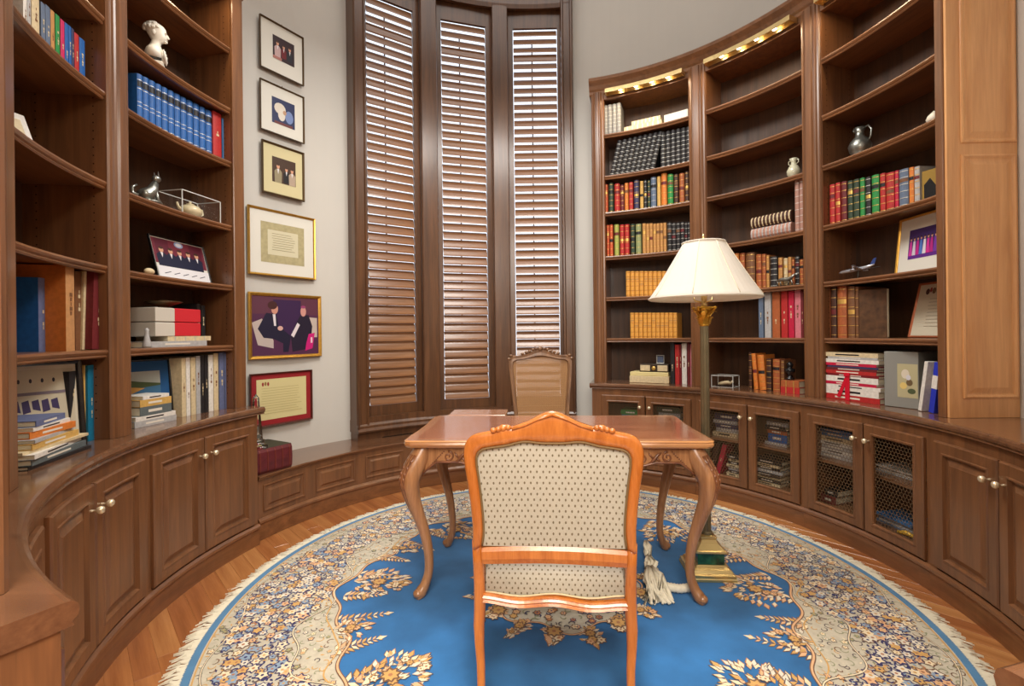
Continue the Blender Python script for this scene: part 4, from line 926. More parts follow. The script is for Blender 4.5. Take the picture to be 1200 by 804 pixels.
LPILE = [('black', .012, .34, 'black booklet at the bottom of the pile at the left edge'), ('greygreen', .022, .33, 'grey green book low in the pile at the left edge'), ('white', .016, .33, 'white book third up in the pile at the left edge'),
         ('cream', .010, .35, 'thin cream folder sticking out of the pile at the left edge'), ('mustard', .022, .28, 'yellow spined book in the pile at the left edge'), ('silver', .012, .27, 'silver booklet below the orange one at the left edge'),
         ('orange', .024, .24, 'orange and white book near the top of the left edge pile'), ('white', .014, .22, 'white magazine near the top of the left edge pile'), ('slateblue', .022, .2, 'purple grey patterned book on top of the left edge pile')]
for i, (c, h_, w_, lab) in enumerate(LPILE):
    lying(1.97+.004*i, -109.5, z, w_, h_, .15, c, lab, dr=radians(-6+(i % 3)*4)); z += h_+.0004
# bench things
t = empty('large_book', (-1.79, .71, .411), radians(60), 'huge maroon leather bound book lying on the bench', 'book')
MAHB = mat('maroon_leather', srgb(92, 34, 40), .4, coat=.2, noise=(24, .25)); 
m = MB(); prof = [(0, 0), (-.010, .02), (-.013, .075), (-.010, .14), (0, .16), (.26, .16), (.26, .15), (.0, .15), (.0, .01), (.26, .01), (.26, 0)]
m.loft([[(x, y, z) for y, z in prof] for x in (-.15, .15)]); m.build('cover', MAHB, t)
MB().box(-.145, .145, .002, .255, .0101, .1499).build('page_block', PAGES, t)
MB().box(-.15, .15, .0, .26, .1601, .1615).build('top_board', mat('dark_green_board', srgb(48, 52, 42), .5), t)
m = MB()
for k in range(6):
    x = -.13+k*.052; m.loft([[(x+q, y-.003, z) for y, z in ((-.0, .004), (-.010, .02), (-.013, .075), (-.010, .14), (0, .156))]+[(x+q, .002, .13), (x+q, .002, .03)] for q in (-.003, .003)])
m.build('spine_bands', mat('gilt_maroon', srgb(120, 56, 46), .35, .2), t)
t = empty('obelisk', (-1.86, .67, .573), radians(60), 'clear glass obelisk standing on the huge maroon book', 'obelisk')
GL2 = mat('crystal', (.94, .97, .97, 1), .03, trans=1, ior=1.35)
MB().box(-.05, .05, -.045, .045, 0, .028, c=.004).build('foot', GL2, t); MB().box(-.035, .035, -.035, .035, .0283, .062, c=.003).build('plinth', GL2, t)
MB().loft([[(-q, -q, z), (q, -q, z), (q, q, z), (-q, q, z)] for q, z in ((.027, .0623), (.014, .33), (.001, .355))]).build('shaft', GL2, t)
MB().box(-.012, .012, -.0275, -.0255, .068, .095).build('plaque', mat('plaque_grey', srgb(90, 90, 84), .4), t)

# --- pictures on the left wall
def wallpic(th, z, w_, h_, fw, fm, mm, lab, nm='framed_picture', cat='picture', r=2.300):
    t = at(r, th, z, nm, lab, cat, 'framed pictures in a column on the grey wall'); frame(t, w_, h_, fw, fm, .02, matm=mm); return t
t = wallpic(-57.5, 3.286, .352, .385, .009, FB, MATW, 'topmost small framed photograph on the wall, group at a table')
shapes(t, 'print', .175, .175, -.075, .115, mat('photo_dark', srgb(52, 34, 40), .5), suit(.22, .1, 1.2, (200, 170, 170))+suit(.5, .15, 1.0, (110, 30, 40))+suit(.78, .12, 1.1, (40, 40, 50))+[((180, 120, 110), 'r', 0, 0, .4, .12)])
MB().tube([(0, .002, .385), (.0, -.002, .40)], .003, 6).build('hanger', FB, t)
t = wallpic(-57.55, 2.826, .355, .373, .009, FB, MATW, 'second framed photograph from the top, white figure on dark blue')
shapes(t, 'print', .185, .195, -.085, .085, mat('photo_navy', srgb(44, 52, 92), .5), [((222, 214, 200), 'e', .35, .62, .25, .22), ((226, 218, 206), 'e', .42, .4, .16, .24), ((120, 140, 190), 'e', .75, .4, .18, .25), ((190, 150, 120), 'e', .55, .52, .08, .09), ((110, 60, 60), 'r', .1, 0, .9, .1)])
MB().tube([(0, .002, .373), (.0, -.002, .388)], .003, 6).build('hanger', FB, t)
t = wallpic(-57.5, 2.365, .342, .388, .014, FB, MATC, 'third framed photograph from the top, cream mount and seated people')
shapes(t, 'print', .19, .19, -.09, .10, mat('photo_brown', srgb(70, 48, 34), .5), suit(.25, .0, 1.3, (150, 140, 110))+suit(.6, .05, 1.1, (30, 28, 30))+suit(.84, .0, 1.2, (180, 160, 140)))
t = wallpic(-57.7, 1.752, .541, .496, .016, FG, MATW, 'gold framed certificate with a grey engraved border')
shapes(t, 'print', .35, .30, -.175, .10, mat('cert_tan', srgb(178, 168, 128), .7, noise=(40, .12)), [((214, 208, 178), 'r', .15, .2, .85, .82)]+text_lines(8, .24, .8, .28, .74, (150, 140, 104)))
t = wallpic(-57.15, 1.134, .586, .49, .024, FG, None, 'gold framed photograph of two seated men talking')
it = [((96, 52, 70), 'r', 0, .7, 1, 1), ((58, 32, 74), 'r', .3, .3, .72, .95), ((190, 176, 170), 'p', [(.0, .55), (.14, .62), (.3, .25), (.3, .12), (.08, .18)]), ((196, 182, 172), 'p', [(.74, .3), (.98, .3), (.98, .65), (.82, .66)]),
      ((30, 26, 52), 'p', [(.08, .45), (.2, .72), (.34, .7), (.38, .5), (.46, .42), (.56, .32), (.52, .05), (.44, .05), (.44, .2), (.3, .28), (.16, .3)]), ((226, 220, 226), 'p', [(.29, .7), (.33, .7), (.34, .5), (.31, .5)]),
      ((206, 148, 130), 'e', .32, .79, .05, .09), ((70, 36, 36), 'e', .29, .85, .07, .07), ((214, 170, 160), 'e', .40, .46, .04, .04),
      ((34, 26, 48), 'p', [(.62, .5), (.70, .68), (.84, .7), (.9, .5), (.86, .1), (.58, .05), (.56, .3)]), ((206, 150, 140), 'e', .755, .76, .045, .09), ((150, 60, 110), 'e', .755, .84, .04, .025),
      ((224, 214, 220), 'p', [(.56, .34), (.66, .56), (.7, .52), (.6, .3)]), ((200, 30, 120), 'p', [(.78, .06), (.9, .1), (.94, .38), (.84, .36), (.8, .2)]), ((232, 200, 214), 'p', [(.87, .2), (.9, .2), (.9, .3), (.87, .3)])]
shapes(t, 'print', .538, .442, -.269, .024, mat('photo_purple', srgb(84, 46, 76), .45), it)
t = wallpic(-58.2, .636, .50, .395, .012, FM, FR, 'certificate in a red mount and mahogany frame, lowest on the wall')
shapes(t, 'print', .40, .30, -.20, .048, mat('cert_yellow', srgb(214, 202, 148), .7), [((150, 50, 46), 'e', .12, .88, .02, .05), ((140, 104, 60), 'e', .17, .89, .02, .05), ((150, 50, 46), 'e', .22, .88, .02, .05)]+text_lines(11, .08, .9, .1, .78, (186, 172, 120)))
# ---------------------------------------------------------------- furniture
RUGZ = .018
def scroll(m, cx, cz, y, R, sgn=1, turns=1.25, rad=.0045, n=16, a0=0):
    """a carved spiral volute on a face at depth y"""
    pts = []
    for i in range(n):
        q = i/(n-1); a = a0+sgn*q*turns*2*pi; r = R*(1-.82*q); pts.append((cx+r*cos(a), y, cz+r*sin(a)))
    m.tube(pts, [rad*(1-.5*i/n) for i in range(n)], 5, up=(0, 1, 0))
DKC = wood('desk_carving', srgb(150, 94, 58), srgb(96, 56, 34), rough=.35, coat=.3)
desk = empty('writing_desk', (.035, .165, RUGZ), radians(-3.2), 'carved walnut writing desk with cabriole legs in the room centre', 'desk')
TZ = .795-RUGZ
def top_outline(hw, hd, n=40):
    """serpentine table top with projecting clipped corners"""
    P = []
    def edge(x0, y0, x1, y1, nx_, ny_, amp):
        for i in range(n):
            q = i/n; b = amp*(cos(q*4*pi)-1)*.5 if True else 0
            b = amp*(-sin(pi*q)**2*.8 + .35*sin(3*pi*q)**2*.3)
            P.append((x0+(x1-x0)*q+nx_*b, y0+(y1-y0)*q+ny_*b))
    c = .035
    edge(-hw+c, -hd, hw-c, -hd, 0, -1, .016); P.append((hw-c, -hd)); P.append((hw-c*.3, -hd+c*.3))
    edge(hw, -hd+c, hw, hd-c, 1, 0, .012); P.append((hw, hd-c)); P.append((hw-c*.3, hd-c*.3))
    edge(hw-c, hd, -hw+c, hd, 0, 1, .016); P.append((-hw+c, hd)); P.append((-hw+c*.3, hd-c*.3))
    edge(-hw, hd-c, -hw, -hd+c, -1, 0, .012); P.append((-hw, -hd+c)); P.append((-hw+c*.3, -hd+c*.3))
    return P
m = MB(); base = top_outline(.735, .362)
def sc(P, k): return [(x*(1-k/.735), y*(1-k/.362)) for x, y in P]
m.loft([[(x, y, TZ+z) for x, y in sc(base, k)] for k, z in ((.016, -.036), (.008, -.034), (.002, -.026), (0, -.018), (.003, -.010), (.001, -.005), (.006, -.001), (.012, 0))])
m.m = [1]*len(m.m); m.m[-1] = 0; m.build('desk_top', [W_DTOP, wood('desk_edge_lit', srgb(206, 148, 92), srgb(160, 104, 60), rough=.22, coat=.6, axis=0)], desk)  # golden rim: the edge highlight is put into a lighter wood colour
m = MB(); m.loft([[(x, y, TZ+z) for x, y in sc(base, .055)] for z in (.0002, .0008)]); m.build('inlay', wood('desk_inlay', srgb(180, 118, 90), srgb(148, 92, 68), rough=.1, coat=1, axis=0), desk)
m = MB(); m.box(-.66, -.30, .372, .60, TZ-.024, TZ-.001, c=.003); m.build('pull_out_slide', W_DTOP, desk)
# aprons: shaped lower edge
def apron(L, name, place, face):
    h = L/2; n = 36; lo = []
    for i in range(n+1):
        q = -1+2*i/n; a = abs(q)
        z = -.085-.060*max(0, 1-(a/.72)**2) + (-.06 if a > .9 else 0)*(a-.9)/.1
        z -= .020*math.exp(-((a-.45)/.10)**2)
        lo.append((q*h, TZ+z-.03))
    m = MB(); up = [(x, TZ-.035) for x, _ in lo]
    vs = [place(x, 0, z) for x, z in lo]+[place(x, 0, z) for x, z in up]+[place(x, .022, z) for x, z in lo]+[place(x, .022, z) for x, z in up]
    N = n+1; f = []
    for i in range(n): f += [(i, i+1, N+i+1, N+i), (2*N+i, 3*N+i, 3*N+i+1, 2*N+i+1), (i, 2*N+i, 2*N+i+1, i+1), (N+i, N+i+1, 3*N+i+1, 3*N+i)]
    m.add(vs, f); ap = m.build(name, W_DESK, desk)
    # edge bead and carving
    c = MB(); b = MB()
    b.tube([place(x, -.003, z+.006) for x, z in lo], .006, 6)
    b.build('edge_bead', DKC, ap)
    t_ = MB()
    def sp(cx, cz, R, sgn, a0):
        pts = []
        for i in range(18):
            q = i/17; a = a0+sgn*q*1.4*2*pi; r = R*(1-.85*q); pts.append(place(cx+r*cos(a), -.003, cz+r*sin(a)))
        t_.tube(pts, [.0055*(1-.5*i/18) for i in range(18)], 5)
    zc = TZ-.088
    for sgx in (-1, 1):
        for k, x in enumerate((.80, .62, .44, .26)):
            sp(sgx*h*x, zc+.006*(-1)**k, .026+.004*(k % 2), sgx*(-1)**k, pi*(.5+k))
        for k, x in enumerate((.71, .53, .35, .17)):
            q = sgx*h*x; f_ = (-1)**k
            # S-shaped acanthus leaf between the volutes
            t_.tube([place(q-.032, -.002, zc-.026*f_), place(q-.018, -.004, zc-.020*f_), place(q, -.006, zc), place(q+.018, -.004, zc+.020*f_), place(q+.032, -.002, zc+.026*f_)], [.002, .006, .0085, .006, .002], 6)
            for e in (-1, 1):
                t_.tube([place(q+e*.004, -.004, zc+e*.004), place(q+e*.020, -.003, zc-e*.012*f_), place(q+e*.030, -.002, zc-e*.026*f_)], [.004, .0055, .002], 5)
        for k in range(9): 
            x = sgx*h*(.93-.012*k); t_.ellipsoid(place(x, -.002, zc-.035+.008*k), (.004, .004, .004), 6, 4)
    # central shell
    for i in range(7):
        a = pi*(i+.5)/7; t_.tube([place(0, -.003, zc-.03), place(.045*cos(a), -.006, zc-.03+.05*sin(a))], [.003, .008], 5)
    t_.build('carving', DKC, ap, kind='stuff')
apron(1.30, 'front_apron', lambda x, d, z: (x, -.318+d, z), -1)
apron(1.30, 'rear_apron', lambda x, d, z: (-x, .318-d, z), 1)
apron(.58, 'side_apron', lambda x, d, z: (-.672+d, -x, z), 0)
apron(.58, 'side_apron', lambda x, d, z: (.672-d, x, z), 0)
def desk_leg(sx, sy):
    # corner at (sx*.665, sy*.31); knee swells outwards, foot kicks out
    ox, oy = sx*.71, sy*.71
    ky = 1.0 if sy < 0 else .88
    path = [(.640, .285, TZ-.037, .040), (.664, .302, TZ-.09, .045), (.694, .322, TZ-.15, .047), (.706, .332, TZ-.20, .044), (.698, .324, TZ-.28, .036), (.674, .305, TZ-.37, .029),
            (.648, .285, TZ-.47, .024), (.634, .272, TZ-.57, .021), (.634, .272, TZ-.66, .0195), (.650, .284, TZ-.72, .021), (.668, .297, TZ-.752, .025), (.673, .301, TZ-.770, .021), (.673, .301, 0.0, .017)]
    if sy > 0: path = [(x*(1-.035*min(1, i_/8)), y*ky, z, r*.9) for i_, (x, y, z, r) in enumerate(path)]
    # smooth
    import itertools
    P = []; 
    for i in range(len(path)-1):
        for k in range(4):
            t_ = k/4; p0 = path[max(0, i-1)]; p1 = path[i]; p2 = path[i+1]; p3 = path[min(len(path)-1, i+2)]
            P.append([.5*((2*p1[j])+(-p0[j]+p2[j])*t_+(2*p0[j]-5*p1[j]+4*p2[j]-p3[j])*t_*t_+(-p0[j]+3*p1[j]-3*p2[j]+p3[j])*t_**3) for j in range(4)])
    P.append(list(path[-1]))
    m = MB(); m.tube([(sx*p[0], sy*p[1], max(0, p[2])) for p in P], [p[3] for p in P], 12, sq=1.5, up=(sx*.7, sy*.7, 0))
    lg = m.build('leg', W_DESK, desk)
    c = MB()
    # acanthus on the knee: leaf ribs down the outer arris
    for k in (-1, 0, 1):
        pts = []; rr = []
        for i in range(9):
            q = i/8; p = P[int(3+q*17)]; off = p[3]*1.02
            dx, dy = (.72-.28*k), (.72+.28*k)
            l = hypot(dx, dy); pts.append((sx*(p[0]+dx/l*off), sy*(p[1]+dy/l*off), p[2])); rr.append(.009*(1-q)+.002)
        c.tube(pts, rr, 5)
    for i in range(5):
        p = P[5+i*2]; off = p[3]*1.0
        for k in (-1, 1):
            c.ellipsoid((sx*(p[0]+off*(.95 if k > 0 else .45)), sy*(p[1]+off*(.45 if k > 0 else .95)), p[2]), (.010-.001*i, .010-.001*i, .014), 7, 5)
    c.build('knee_carving', DKC, lg, kind='stuff')
    c = MB(); c.ellipsoid((sx*(P[-1][0]+.006), sy*(P[-1][1]+.005), .022), (.025, .025, .021), 10, 8); c.build('scroll_foot', W_DESK, lg)
for sx in (-1, 1):
    for sy in (-1, 1): desk_leg(sx, sy)

# ---- upholstered chair in front, seen from behind (chair front faces +Y)
um = bpy.data.materials.new('dotted_upholstery'); um.use_nodes = True; nt = um.node_tree; b = nt.nodes['Principled BSDF']; b.inputs['Roughness'].default_value = .85
tc = nt.nodes.new('ShaderNodeTexCoord'); sx_ = nt.nodes.new('ShaderNodeSeparateXYZ'); nt.links.new(tc.outputs['Object'], sx_.inputs[0])
def mth(op, a, b_=None, c_=None):
    n = nt.nodes.new('ShaderNodeMath'); n.operation = op
    for i, v in enumerate((a, b_, c_)):
        if v is None: continue
        if isinstance(v, (int, float)): n.inputs[i].default_value = v
        else: nt.links.new(v, n.inputs[i])
    return n.outputs[0]
PX, PZ = .0205, .034
xx = mth('DIVIDE', sx_.outputs['X'], PX)
yz = mth('ADD', sx_.outputs['Z'], mth('MULTIPLY', sx_.outputs['Y'], .8)); zz = mth('DIVIDE', yz, PZ)
def dotd(ox, oz):
    fx = mth('SUBTRACT', mth('FRACT', mth('ADD', xx, ox)), .5); fz = mth('SUBTRACT', mth('FRACT', mth('ADD', zz, oz)), .5)
    fx = mth('MULTIPLY', fx, PX); fz = mth('MULTIPLY', mth('MULTIPLY', fz, PZ), .7)
    return mth('SQRT', mth('ADD', mth('MULTIPLY', fx, fx), mth('MULTIPLY', fz, fz)))
dd = mth('MINIMUM', dotd(0, 0), dotd(.5, .5)); dot = mth('LESS_THAN', dd, .0029)
nn = nt.nodes.new('ShaderNodeTexNoise'); nn.inputs['Scale'].default_value = 160; nt.links.new(tc.outputs['Object'], nn.inputs['Vector'])
rp = nt.nodes.new('ShaderNodeValToRGB'); rp.color_ramp.elements[0].color = srgb(170, 165, 150); rp.color_ramp.elements[1].color = srgb(192, 188, 174); nt.links.new(nn.outputs['Fac'], rp.inputs[0])
mx = nt.nodes.new('ShaderNodeMix'); mx.data_type = 'RGBA'; nt.links.new(dot, mx.inputs['Factor']); nt.links.new(rp.outputs[0], mx.inputs['A']); mx.inputs['B'].default_value = srgb(112, 100, 78)
nt.links.new(mx.outputs['Result'], b.inputs['Base Color'])
chair = empty('upholstered_chair', (-.048, -.80, RUGZ), radians(-4.5), 'orange-brown carved wooden chair with dotted cream upholstery, back to the viewer', 'chair')
def bk(z): return -(max(0, z-.42))*.15      # back rake
def rp_(z): return z-RUGZ
# outer and inner outline of the back (half, from the bottom up), metres
OUT = [(.270, .34), (.270, .42), (.272, .50), (.268, .57), (.266, .65), (.270, .73), (.277, .80), (.284, .86), (.287, .905), (.283, .935), (.268, .962), (.243, .975), (.215, .980), (.196, .984), (.178, .990), (.166, 1.004), (.150, 1.006), (.138, .997), (.125, .999), (.105, 1.006), (.075, 1.017), (.048, 1.033), (.024, 1.045), (0, 1.050)]
INN = [(.238, .585), (.236, .60), (.232, .63), (.231, .66), (.232, .70), (.236, .76), (.241, .82), (.247, .87), (.247, .895), (.240, .915), (.225, .925), (.205, .929), (.185, .932), (.165, .935), (.145, .938), (.125, .944), (.105, .949), (.09, .951), (.075, .951), (.06, .949), (.045, .947), (.03, .946), (.015, .946), (0, .946)]
def shell(m, A, B, y0, y1, bev=.008, mi=0):
    """band between two equal-length loops A (outer) B (inner); rounded edges"""
    N = len(A); L = []
    for i in range(N):
        (ax, az), (bx, bz) = A[i], B[i]
        def p(t, y): x = ax+(bx-ax)*t; z = az+(bz-az)*t; return (x, y+bk(z), rp_(z))
        L.append([p(.0, y0+bev*1.2), p(.10, y0+.003), p(.30, y0-.002), p(.72, y0), p(.93, y0+.003), p(1, y0+bev), p(1, y1-bev), p(.9, y1), p(.1, y1), p(0, y1-bev)])
    m.loft(L, caps=True, smooth=True, mi=mi)
A = [(-x, z) for x, z in OUT[3:]]; A = A+[(x, z) for x, z in OUT[3:-1][::-1]]
In2 = INN[:]; 
# resample inner to same count as OUT[3:]
def resample(L, n):
    d = [0]
    for i in range(1, len(L)): d.append(d[-1]+hypot(L[i][0]-L[i-1][0], L[i][1]-L[i-1][1]))
    out = []
    for k in range(n):
        s_ = d[-1]*k/(n-1); i = max(j for j in range(len(d)) if d[j] <= s_+1e-9); i = min(i, len(L)-2)
        q = (s_-d[i])/((d[i+1]-d[i]) or 1); out.append((L[i][0]+(L[i+1][0]-L[i][0])*q, L[i][1]+(L[i+1][1]-L[i][1])*q))
    return out
OUT = [(x*1.02, z) for x, z in OUT]; INN = [(x*1.02, z) for x, z in INN]
outr = resample(OUT[3:], 44); 
# match inner points by proportion of the outline
inr = resample(INN, 44)
A = [(-x, z) for x, z in outr]+[(x, z) for x, z in outr[:-1][::-1]]
B = [(-x, z) for x, z in inr]+[(x, z) for x, z in inr[:-1][::-1]]
m = MB(); shell(m, A, B, -.020, .020); m.build('back_frame', W_CHAIR, chair)
# crest leaf carvings
m = MB()
for sg in (-1, 1):
    for k in range(4): m.ellipsoid((sg*(.142+.016*k), -.018+bk(1), rp_(.998-.003*k)), (.011, .008, .009), 8, 5)
    m.tube([(sg*.13, -.019+bk(1), rp_(.994)), (sg*.09, -.020+bk(1), rp_(1.004)), (sg*.05, -.020+bk(1.02), rp_(1.024)), (sg*.0, -.020+bk(1.04), rp_(1.042))], [.006, .004, .004, .006], 6)
m.build('crest_carving', W_CHAIR, chair, kind='stuff')
# piping round the back panel
m = MB(); m.tube([(x*.985, -.020+bk(z), rp_(z if z > .6 else z+.004)) for x, z in B], .0035, 6); m.build('piping', mat('piping', srgb(120, 96, 60), .7), chair)
# back panel: domed fabric, both faces
def fill_panel(outline_half, y, dome, name, zc=.76):
    full = [(-x, z) for x, z in outline_half]+[(x, z) for x, z in outline_half[:-1][::-1]]
    L = []
    for k, s_ in enumerate((1, .9, .7, .45, .2)):
        L.append([(x*s_, y+bk(zc+(z-zc)*s_)+dome*(1-s_*s_), rp_(zc+(z-zc)*s_)) for x, z in full])
    m = MB(); m.loft(L, caps=False, smooth=True); n = len(full)
    m.add(L[-1]+[(0, y+bk(zc)+dome, rp_(zc))], [(i, (i+1) % n, n) for i in range(n)], smooth=True)
    return m.build(name, um, chair)
fill_panel(inr, -.012, -.010, 'back_panel'); fill_panel(inr, .014, .022, 'back_cushion')
# lower back rail
m = MB(); L = []
for i in range(17):
    q = -1+2*i/16; x = .242*q; z0 = .527-.004*q*q+.002*cos(q*pi); z1 = .588-.010*(abs(q)**2)+.0
    zc_ = (z0+z1)/2
    L.append([(x, -.018+bk(z0), rp_(z0)), (x, -.022+bk(zc_), rp_(zc_-.01)), (x, -.020+bk(z1), rp_(z1-.012)), (x, -.012+bk(z1), rp_(z1)), (x, .018+bk(z1), rp_(z1)), (x, .018+bk(z0), rp_(z0))])
m.loft(L, smooth=False); m.build('lower_back_rail', W_CHAIR, chair)
# rear posts / legs: one continuous member from the back frame to the floor
for sg in (-1, 1):
    path = [(.254, -.001, .60, .017), (.253, 0, .52, .018), (.252, 0, .44, .019), (.252, 0, .36, .020), (.255, -.004, .30, .019), (.252, -.014, .24, .0165), (.246, -.028, .18, .0145), (.243, -.045, .11, .0135), (.246, -.058, .06, .0135), (.252, -.066, .03, .015), (.254, -.068, RUGZ, .016)]
    m = MB(); m.tube([(sg*x*1.02, y+bk(z), rp_(z)) for x, y, z, r in path], [r for *_, r in path], 10, sq=1.6, up=(0, 1, 0)); m.build('rear_leg', W_CHAIR, chair)
# seat rails (moulded serpentine), seat
def rail(pts, name, w_=.012, h_=.042):
    m = MB(); L = []
    for i, (x, y, z) in enumerate(pts):
        a = pts[max(0, i-1)]; b_ = pts[min(len(pts)-1, i+1)]; dx, dy = b_[0]-a[0], b_[1]-a[1]; l = hypot(dx, dy); nx_, ny_ = dy/l, -dx/l
        L.append([(x+nx_*d, y+ny_*d, z+q) for d, q in ((-w_, 0), (w_*.4, -.001), (w_*1.3, .006), (w_*.7, .013), (w_*1.2, .020), (w_*.7, .027), (w_*1.0, h_-.004), (w_*.5, h_), (-w_, h_))])
    m.loft(L, smooth=False); return m.build(name, W_CHAIR, chair)
rail([(-.245+.49*i/24, -.006, rp_(.372+.010*cos((-1+2*i/24)*2*pi)*.6-.006*(-1+2*i/24)-.006)) for i in range(25)], 'rear_seat_rail', h_=.034)
FW = .315; FD = .50
rail([(.25, .0, rp_(.355)), (.275, .17, rp_(.35)), (.30, .34, rp_(.35)), (.31, .47, rp_(.355))], 'side_seat_rail')
rail([(-.31, .47, rp_(.355)), (-.30, .34, rp_(.35)), (-.275, .17, rp_(.35)), (-.25, .0, rp_(.355))], 'side_seat_rail')
rail([(.31-.62*i/16, .47+.03*sin(pi*i/16), rp_(.355-.012*sin(pi*i/16))) for i in range(17)], 'front_seat_rail')
m = MB(); ol = []
for x, y in [(-.236, .002), (.236, .002), (.262, .17), (.295, .40), (.29, .47), (.15, .495), (0, .50), (-.15, .495), (-.29, .47), (-.295, .40), (-.262, .17)]: ol.append((x, y))
cx_, cy_ = 0, .24
L = []
for s_, z in ((.98, .385), (1, .40), (1.0, .45), (.985, .478), (.92, .497), (.7, .512), (.35, .518), (.05, .519)):
    L.append([(cx_+(x-cx_)*s_, (.004+(y-.004)*1 if y < .01 and s_ > .97 else cy_+(y-cy_)*s_), rp_(z)) for x, y in ol])
m.loft(L, smooth=True); m.build('seat', um, chair)
m = MB(); m.tube([(-.236+.472*i/16, -.002, rp_(.405+.006*cos((-1+i/8)*2*pi))) for i in range(17)], .0035, 6); m.build('gimp_braid', bmat('cream'), chair)
for sg in (-1, 1):
    path = [(.312, .462, .392, .024), (.322, .475, .345, .026), (.328, .482, .30, .024), (.326, .476, .24, .019), (.322, .466, .17, .015), (.320, .460, .10, .0125), (.322, .466, .05, .013), (.326, .476, .028, .017), (.328, .478, RUGZ, .015)]
    m = MB(); m.tube([(sg*x, y, rp_(z)) for x, y, z, r in path], [r for *_, r in path], 10, sq=1.5, up=(sg*.7, .7, 0)); m.build('front_leg', W_CHAIR, chair)

# ---- cane-backed chair behind the desk, facing the viewer (-Y)
cc = empty('cane_chair', (.02, .86, RUGZ), radians(2), 'aged wooden armless chair with a woven cane back behind the desk', 'chair')
ck = lambda z: max(0, z-.45)*.16+.20
n = 26; half = [(.205, .50), (.200, .60), (.205, .72), (.218, .85), (.232, .98), (.240, 1.06), (.240, 1.10), (.228, 1.128), (.205, 1.138), (.17, 1.136), (.13, 1.142), (.095, 1.156), (.06, 1.168), (.03, 1.184), (0, 1.190)]
ih = [(.172, .54), (.170, .62), (.175, .72), (.187, .85), (.200, .98), (.206, 1.05), (.203, 1.085), (.19, 1.098), (.17, 1.102), (.14, 1.104), (.11, 1.108), (.08, 1.116), (.05, 1.122), (.025, 1.126), (0, 1.127)]
o1 = resample(half, 30); i1 = resample(ih, 30)
A2 = [(-x, z) for x, z in o1]+[(x, z) for x, z in o1[:-1][::-1]]; B2 = [(-x, z) for x, z in i1]+[(x, z) for x, z in i1[:-1][::-1]]
m = MB(); L = []
for (ax, az), (bx, bz) in zip(A2, B2):
    p = lambda t, y: (ax+(bx-ax)*t, y+ck(az+(bz-az)*t), az+(bz-az)*t-RUGZ)
    L.append([p(0, -.006), p(.15, -.016), p(.5, -.012), p(.85, -.015), p(1, -.006), p(1, .012), p(0, .014)])
m.loft(L, smooth=False); m.build('back_frame', W_CANE, cc)
m = MB()
for sg in (-1, 1):
    for i, (x, z) in enumerate(((.03, 1.186), (.055, 1.180), (.08, 1.168), (.105, 1.160), (.135, 1.150), (.22, 1.135), (.235, 1.112))):
        m.ellipsoid((sg*x, -.014+ck(z), z-RUGZ), (.014, .008, .011), 8, 5)
m.ellipsoid((0, -.016+ck(1.18), 1.186-RUGZ), (.02, .01, .016), 10, 6); m.build('crest_carving', W_CANE, cc, kind='stuff')
m = MB(); m.box(-.175, .175, ck(.53)-.012, ck(.53)+.012, .50-RUGZ, .55-RUGZ, c=.004); m.build('lower_back_rail', W_CANE, cc)
# cane webbing: clipped strands in four directions
CANE = mat('cane', srgb(156, 114, 68), .55)
def inside(x, z):
    if z < .55 or z > 1.125: return False
    xa = abs(x)
    for i in range(len(ih)-1):
        (x0, z0), (x1, z1) = ih[i], ih[i+1]
        if z0 <= z <= z1: return xa < x0+(x1-x0)*((z-z0)/(z1-z0) if z1 > z0 else 0)+.004
    return False
m = MB()
def strand(x0, z0, x1, z1, w_, y):
    # walk and keep inside spans
    N = 60; run = None
    for i in range(N+1):
        x, z = x0+(x1-x0)*i/N, z0+(z1-z0)*i/N; ok = inside(x, z)
        if ok and run is None: run = (x, z)
        if (not ok or i == N) and run is not None:
            a = run; b_ = (x, z); l = hypot(b_[0]-a[0], b_[1]-a[1])
            if l > .004:
                nx_, nz_ = -(b_[1]-a[1])/l*w_/2, (b_[0]-a[0])/l*w_/2
                q = [(a[0]+nx_, a[1]+nz_), (b_[0]+nx_, b_[1]+nz_), (b_[0]-nx_, b_[1]-nz_), (a[0]-nx_, a[1]-nz_)]
                m.add([(X, ck(Z)+y, Z-RUGZ) for X, Z in q]+[(X, ck(Z)+y+.0012, Z-RUGZ) for X, Z in q], [(0, 1, 2, 3), (7, 6, 5, 4), (0, 4, 5, 1), (3, 2, 6, 7)])
            run = None
g = .0125
for i in range(-18, 19): strand(i*g-.0015, .55, i*g-.0015, 1.13, .0036, 0); 
for i in range(48): strand(-.21, .55+i*g, .21, .55+i*g, .0036, .0013)
for i in range(-60, 61):
    strand(i*g*1.0-.3, .55, i*g+.3, 1.15, .003, .0026); strand(i*g+.3, .55, i*g-.3, 1.15, .003, .0039)
m.build('cane_back', CANE, cc, kind='stuff')
m = MB(); ol = [(-.235, -.20), (-.10, -.225), (.10, -.225), (.235, -.20), (.20, .20), (-.20, .20)]
m.loft([[(x*s_, y*s_, z-RUGZ) for x, y in ol] for s_, z in ((1, .40), (1.02, .41), (1.0, .45), (.98, .455))]); m.build('seat_frame', W_CANE, cc)
m = MB(); m.loft([[(x*s_, y*s_, z-RUGZ) for x, y in ol] for s_, z in ((.92, .4551), (.93, .47), (.88, .487), (.5, .497))], smooth=True); m.build('seat_cushion', bmat('tan'), cc)
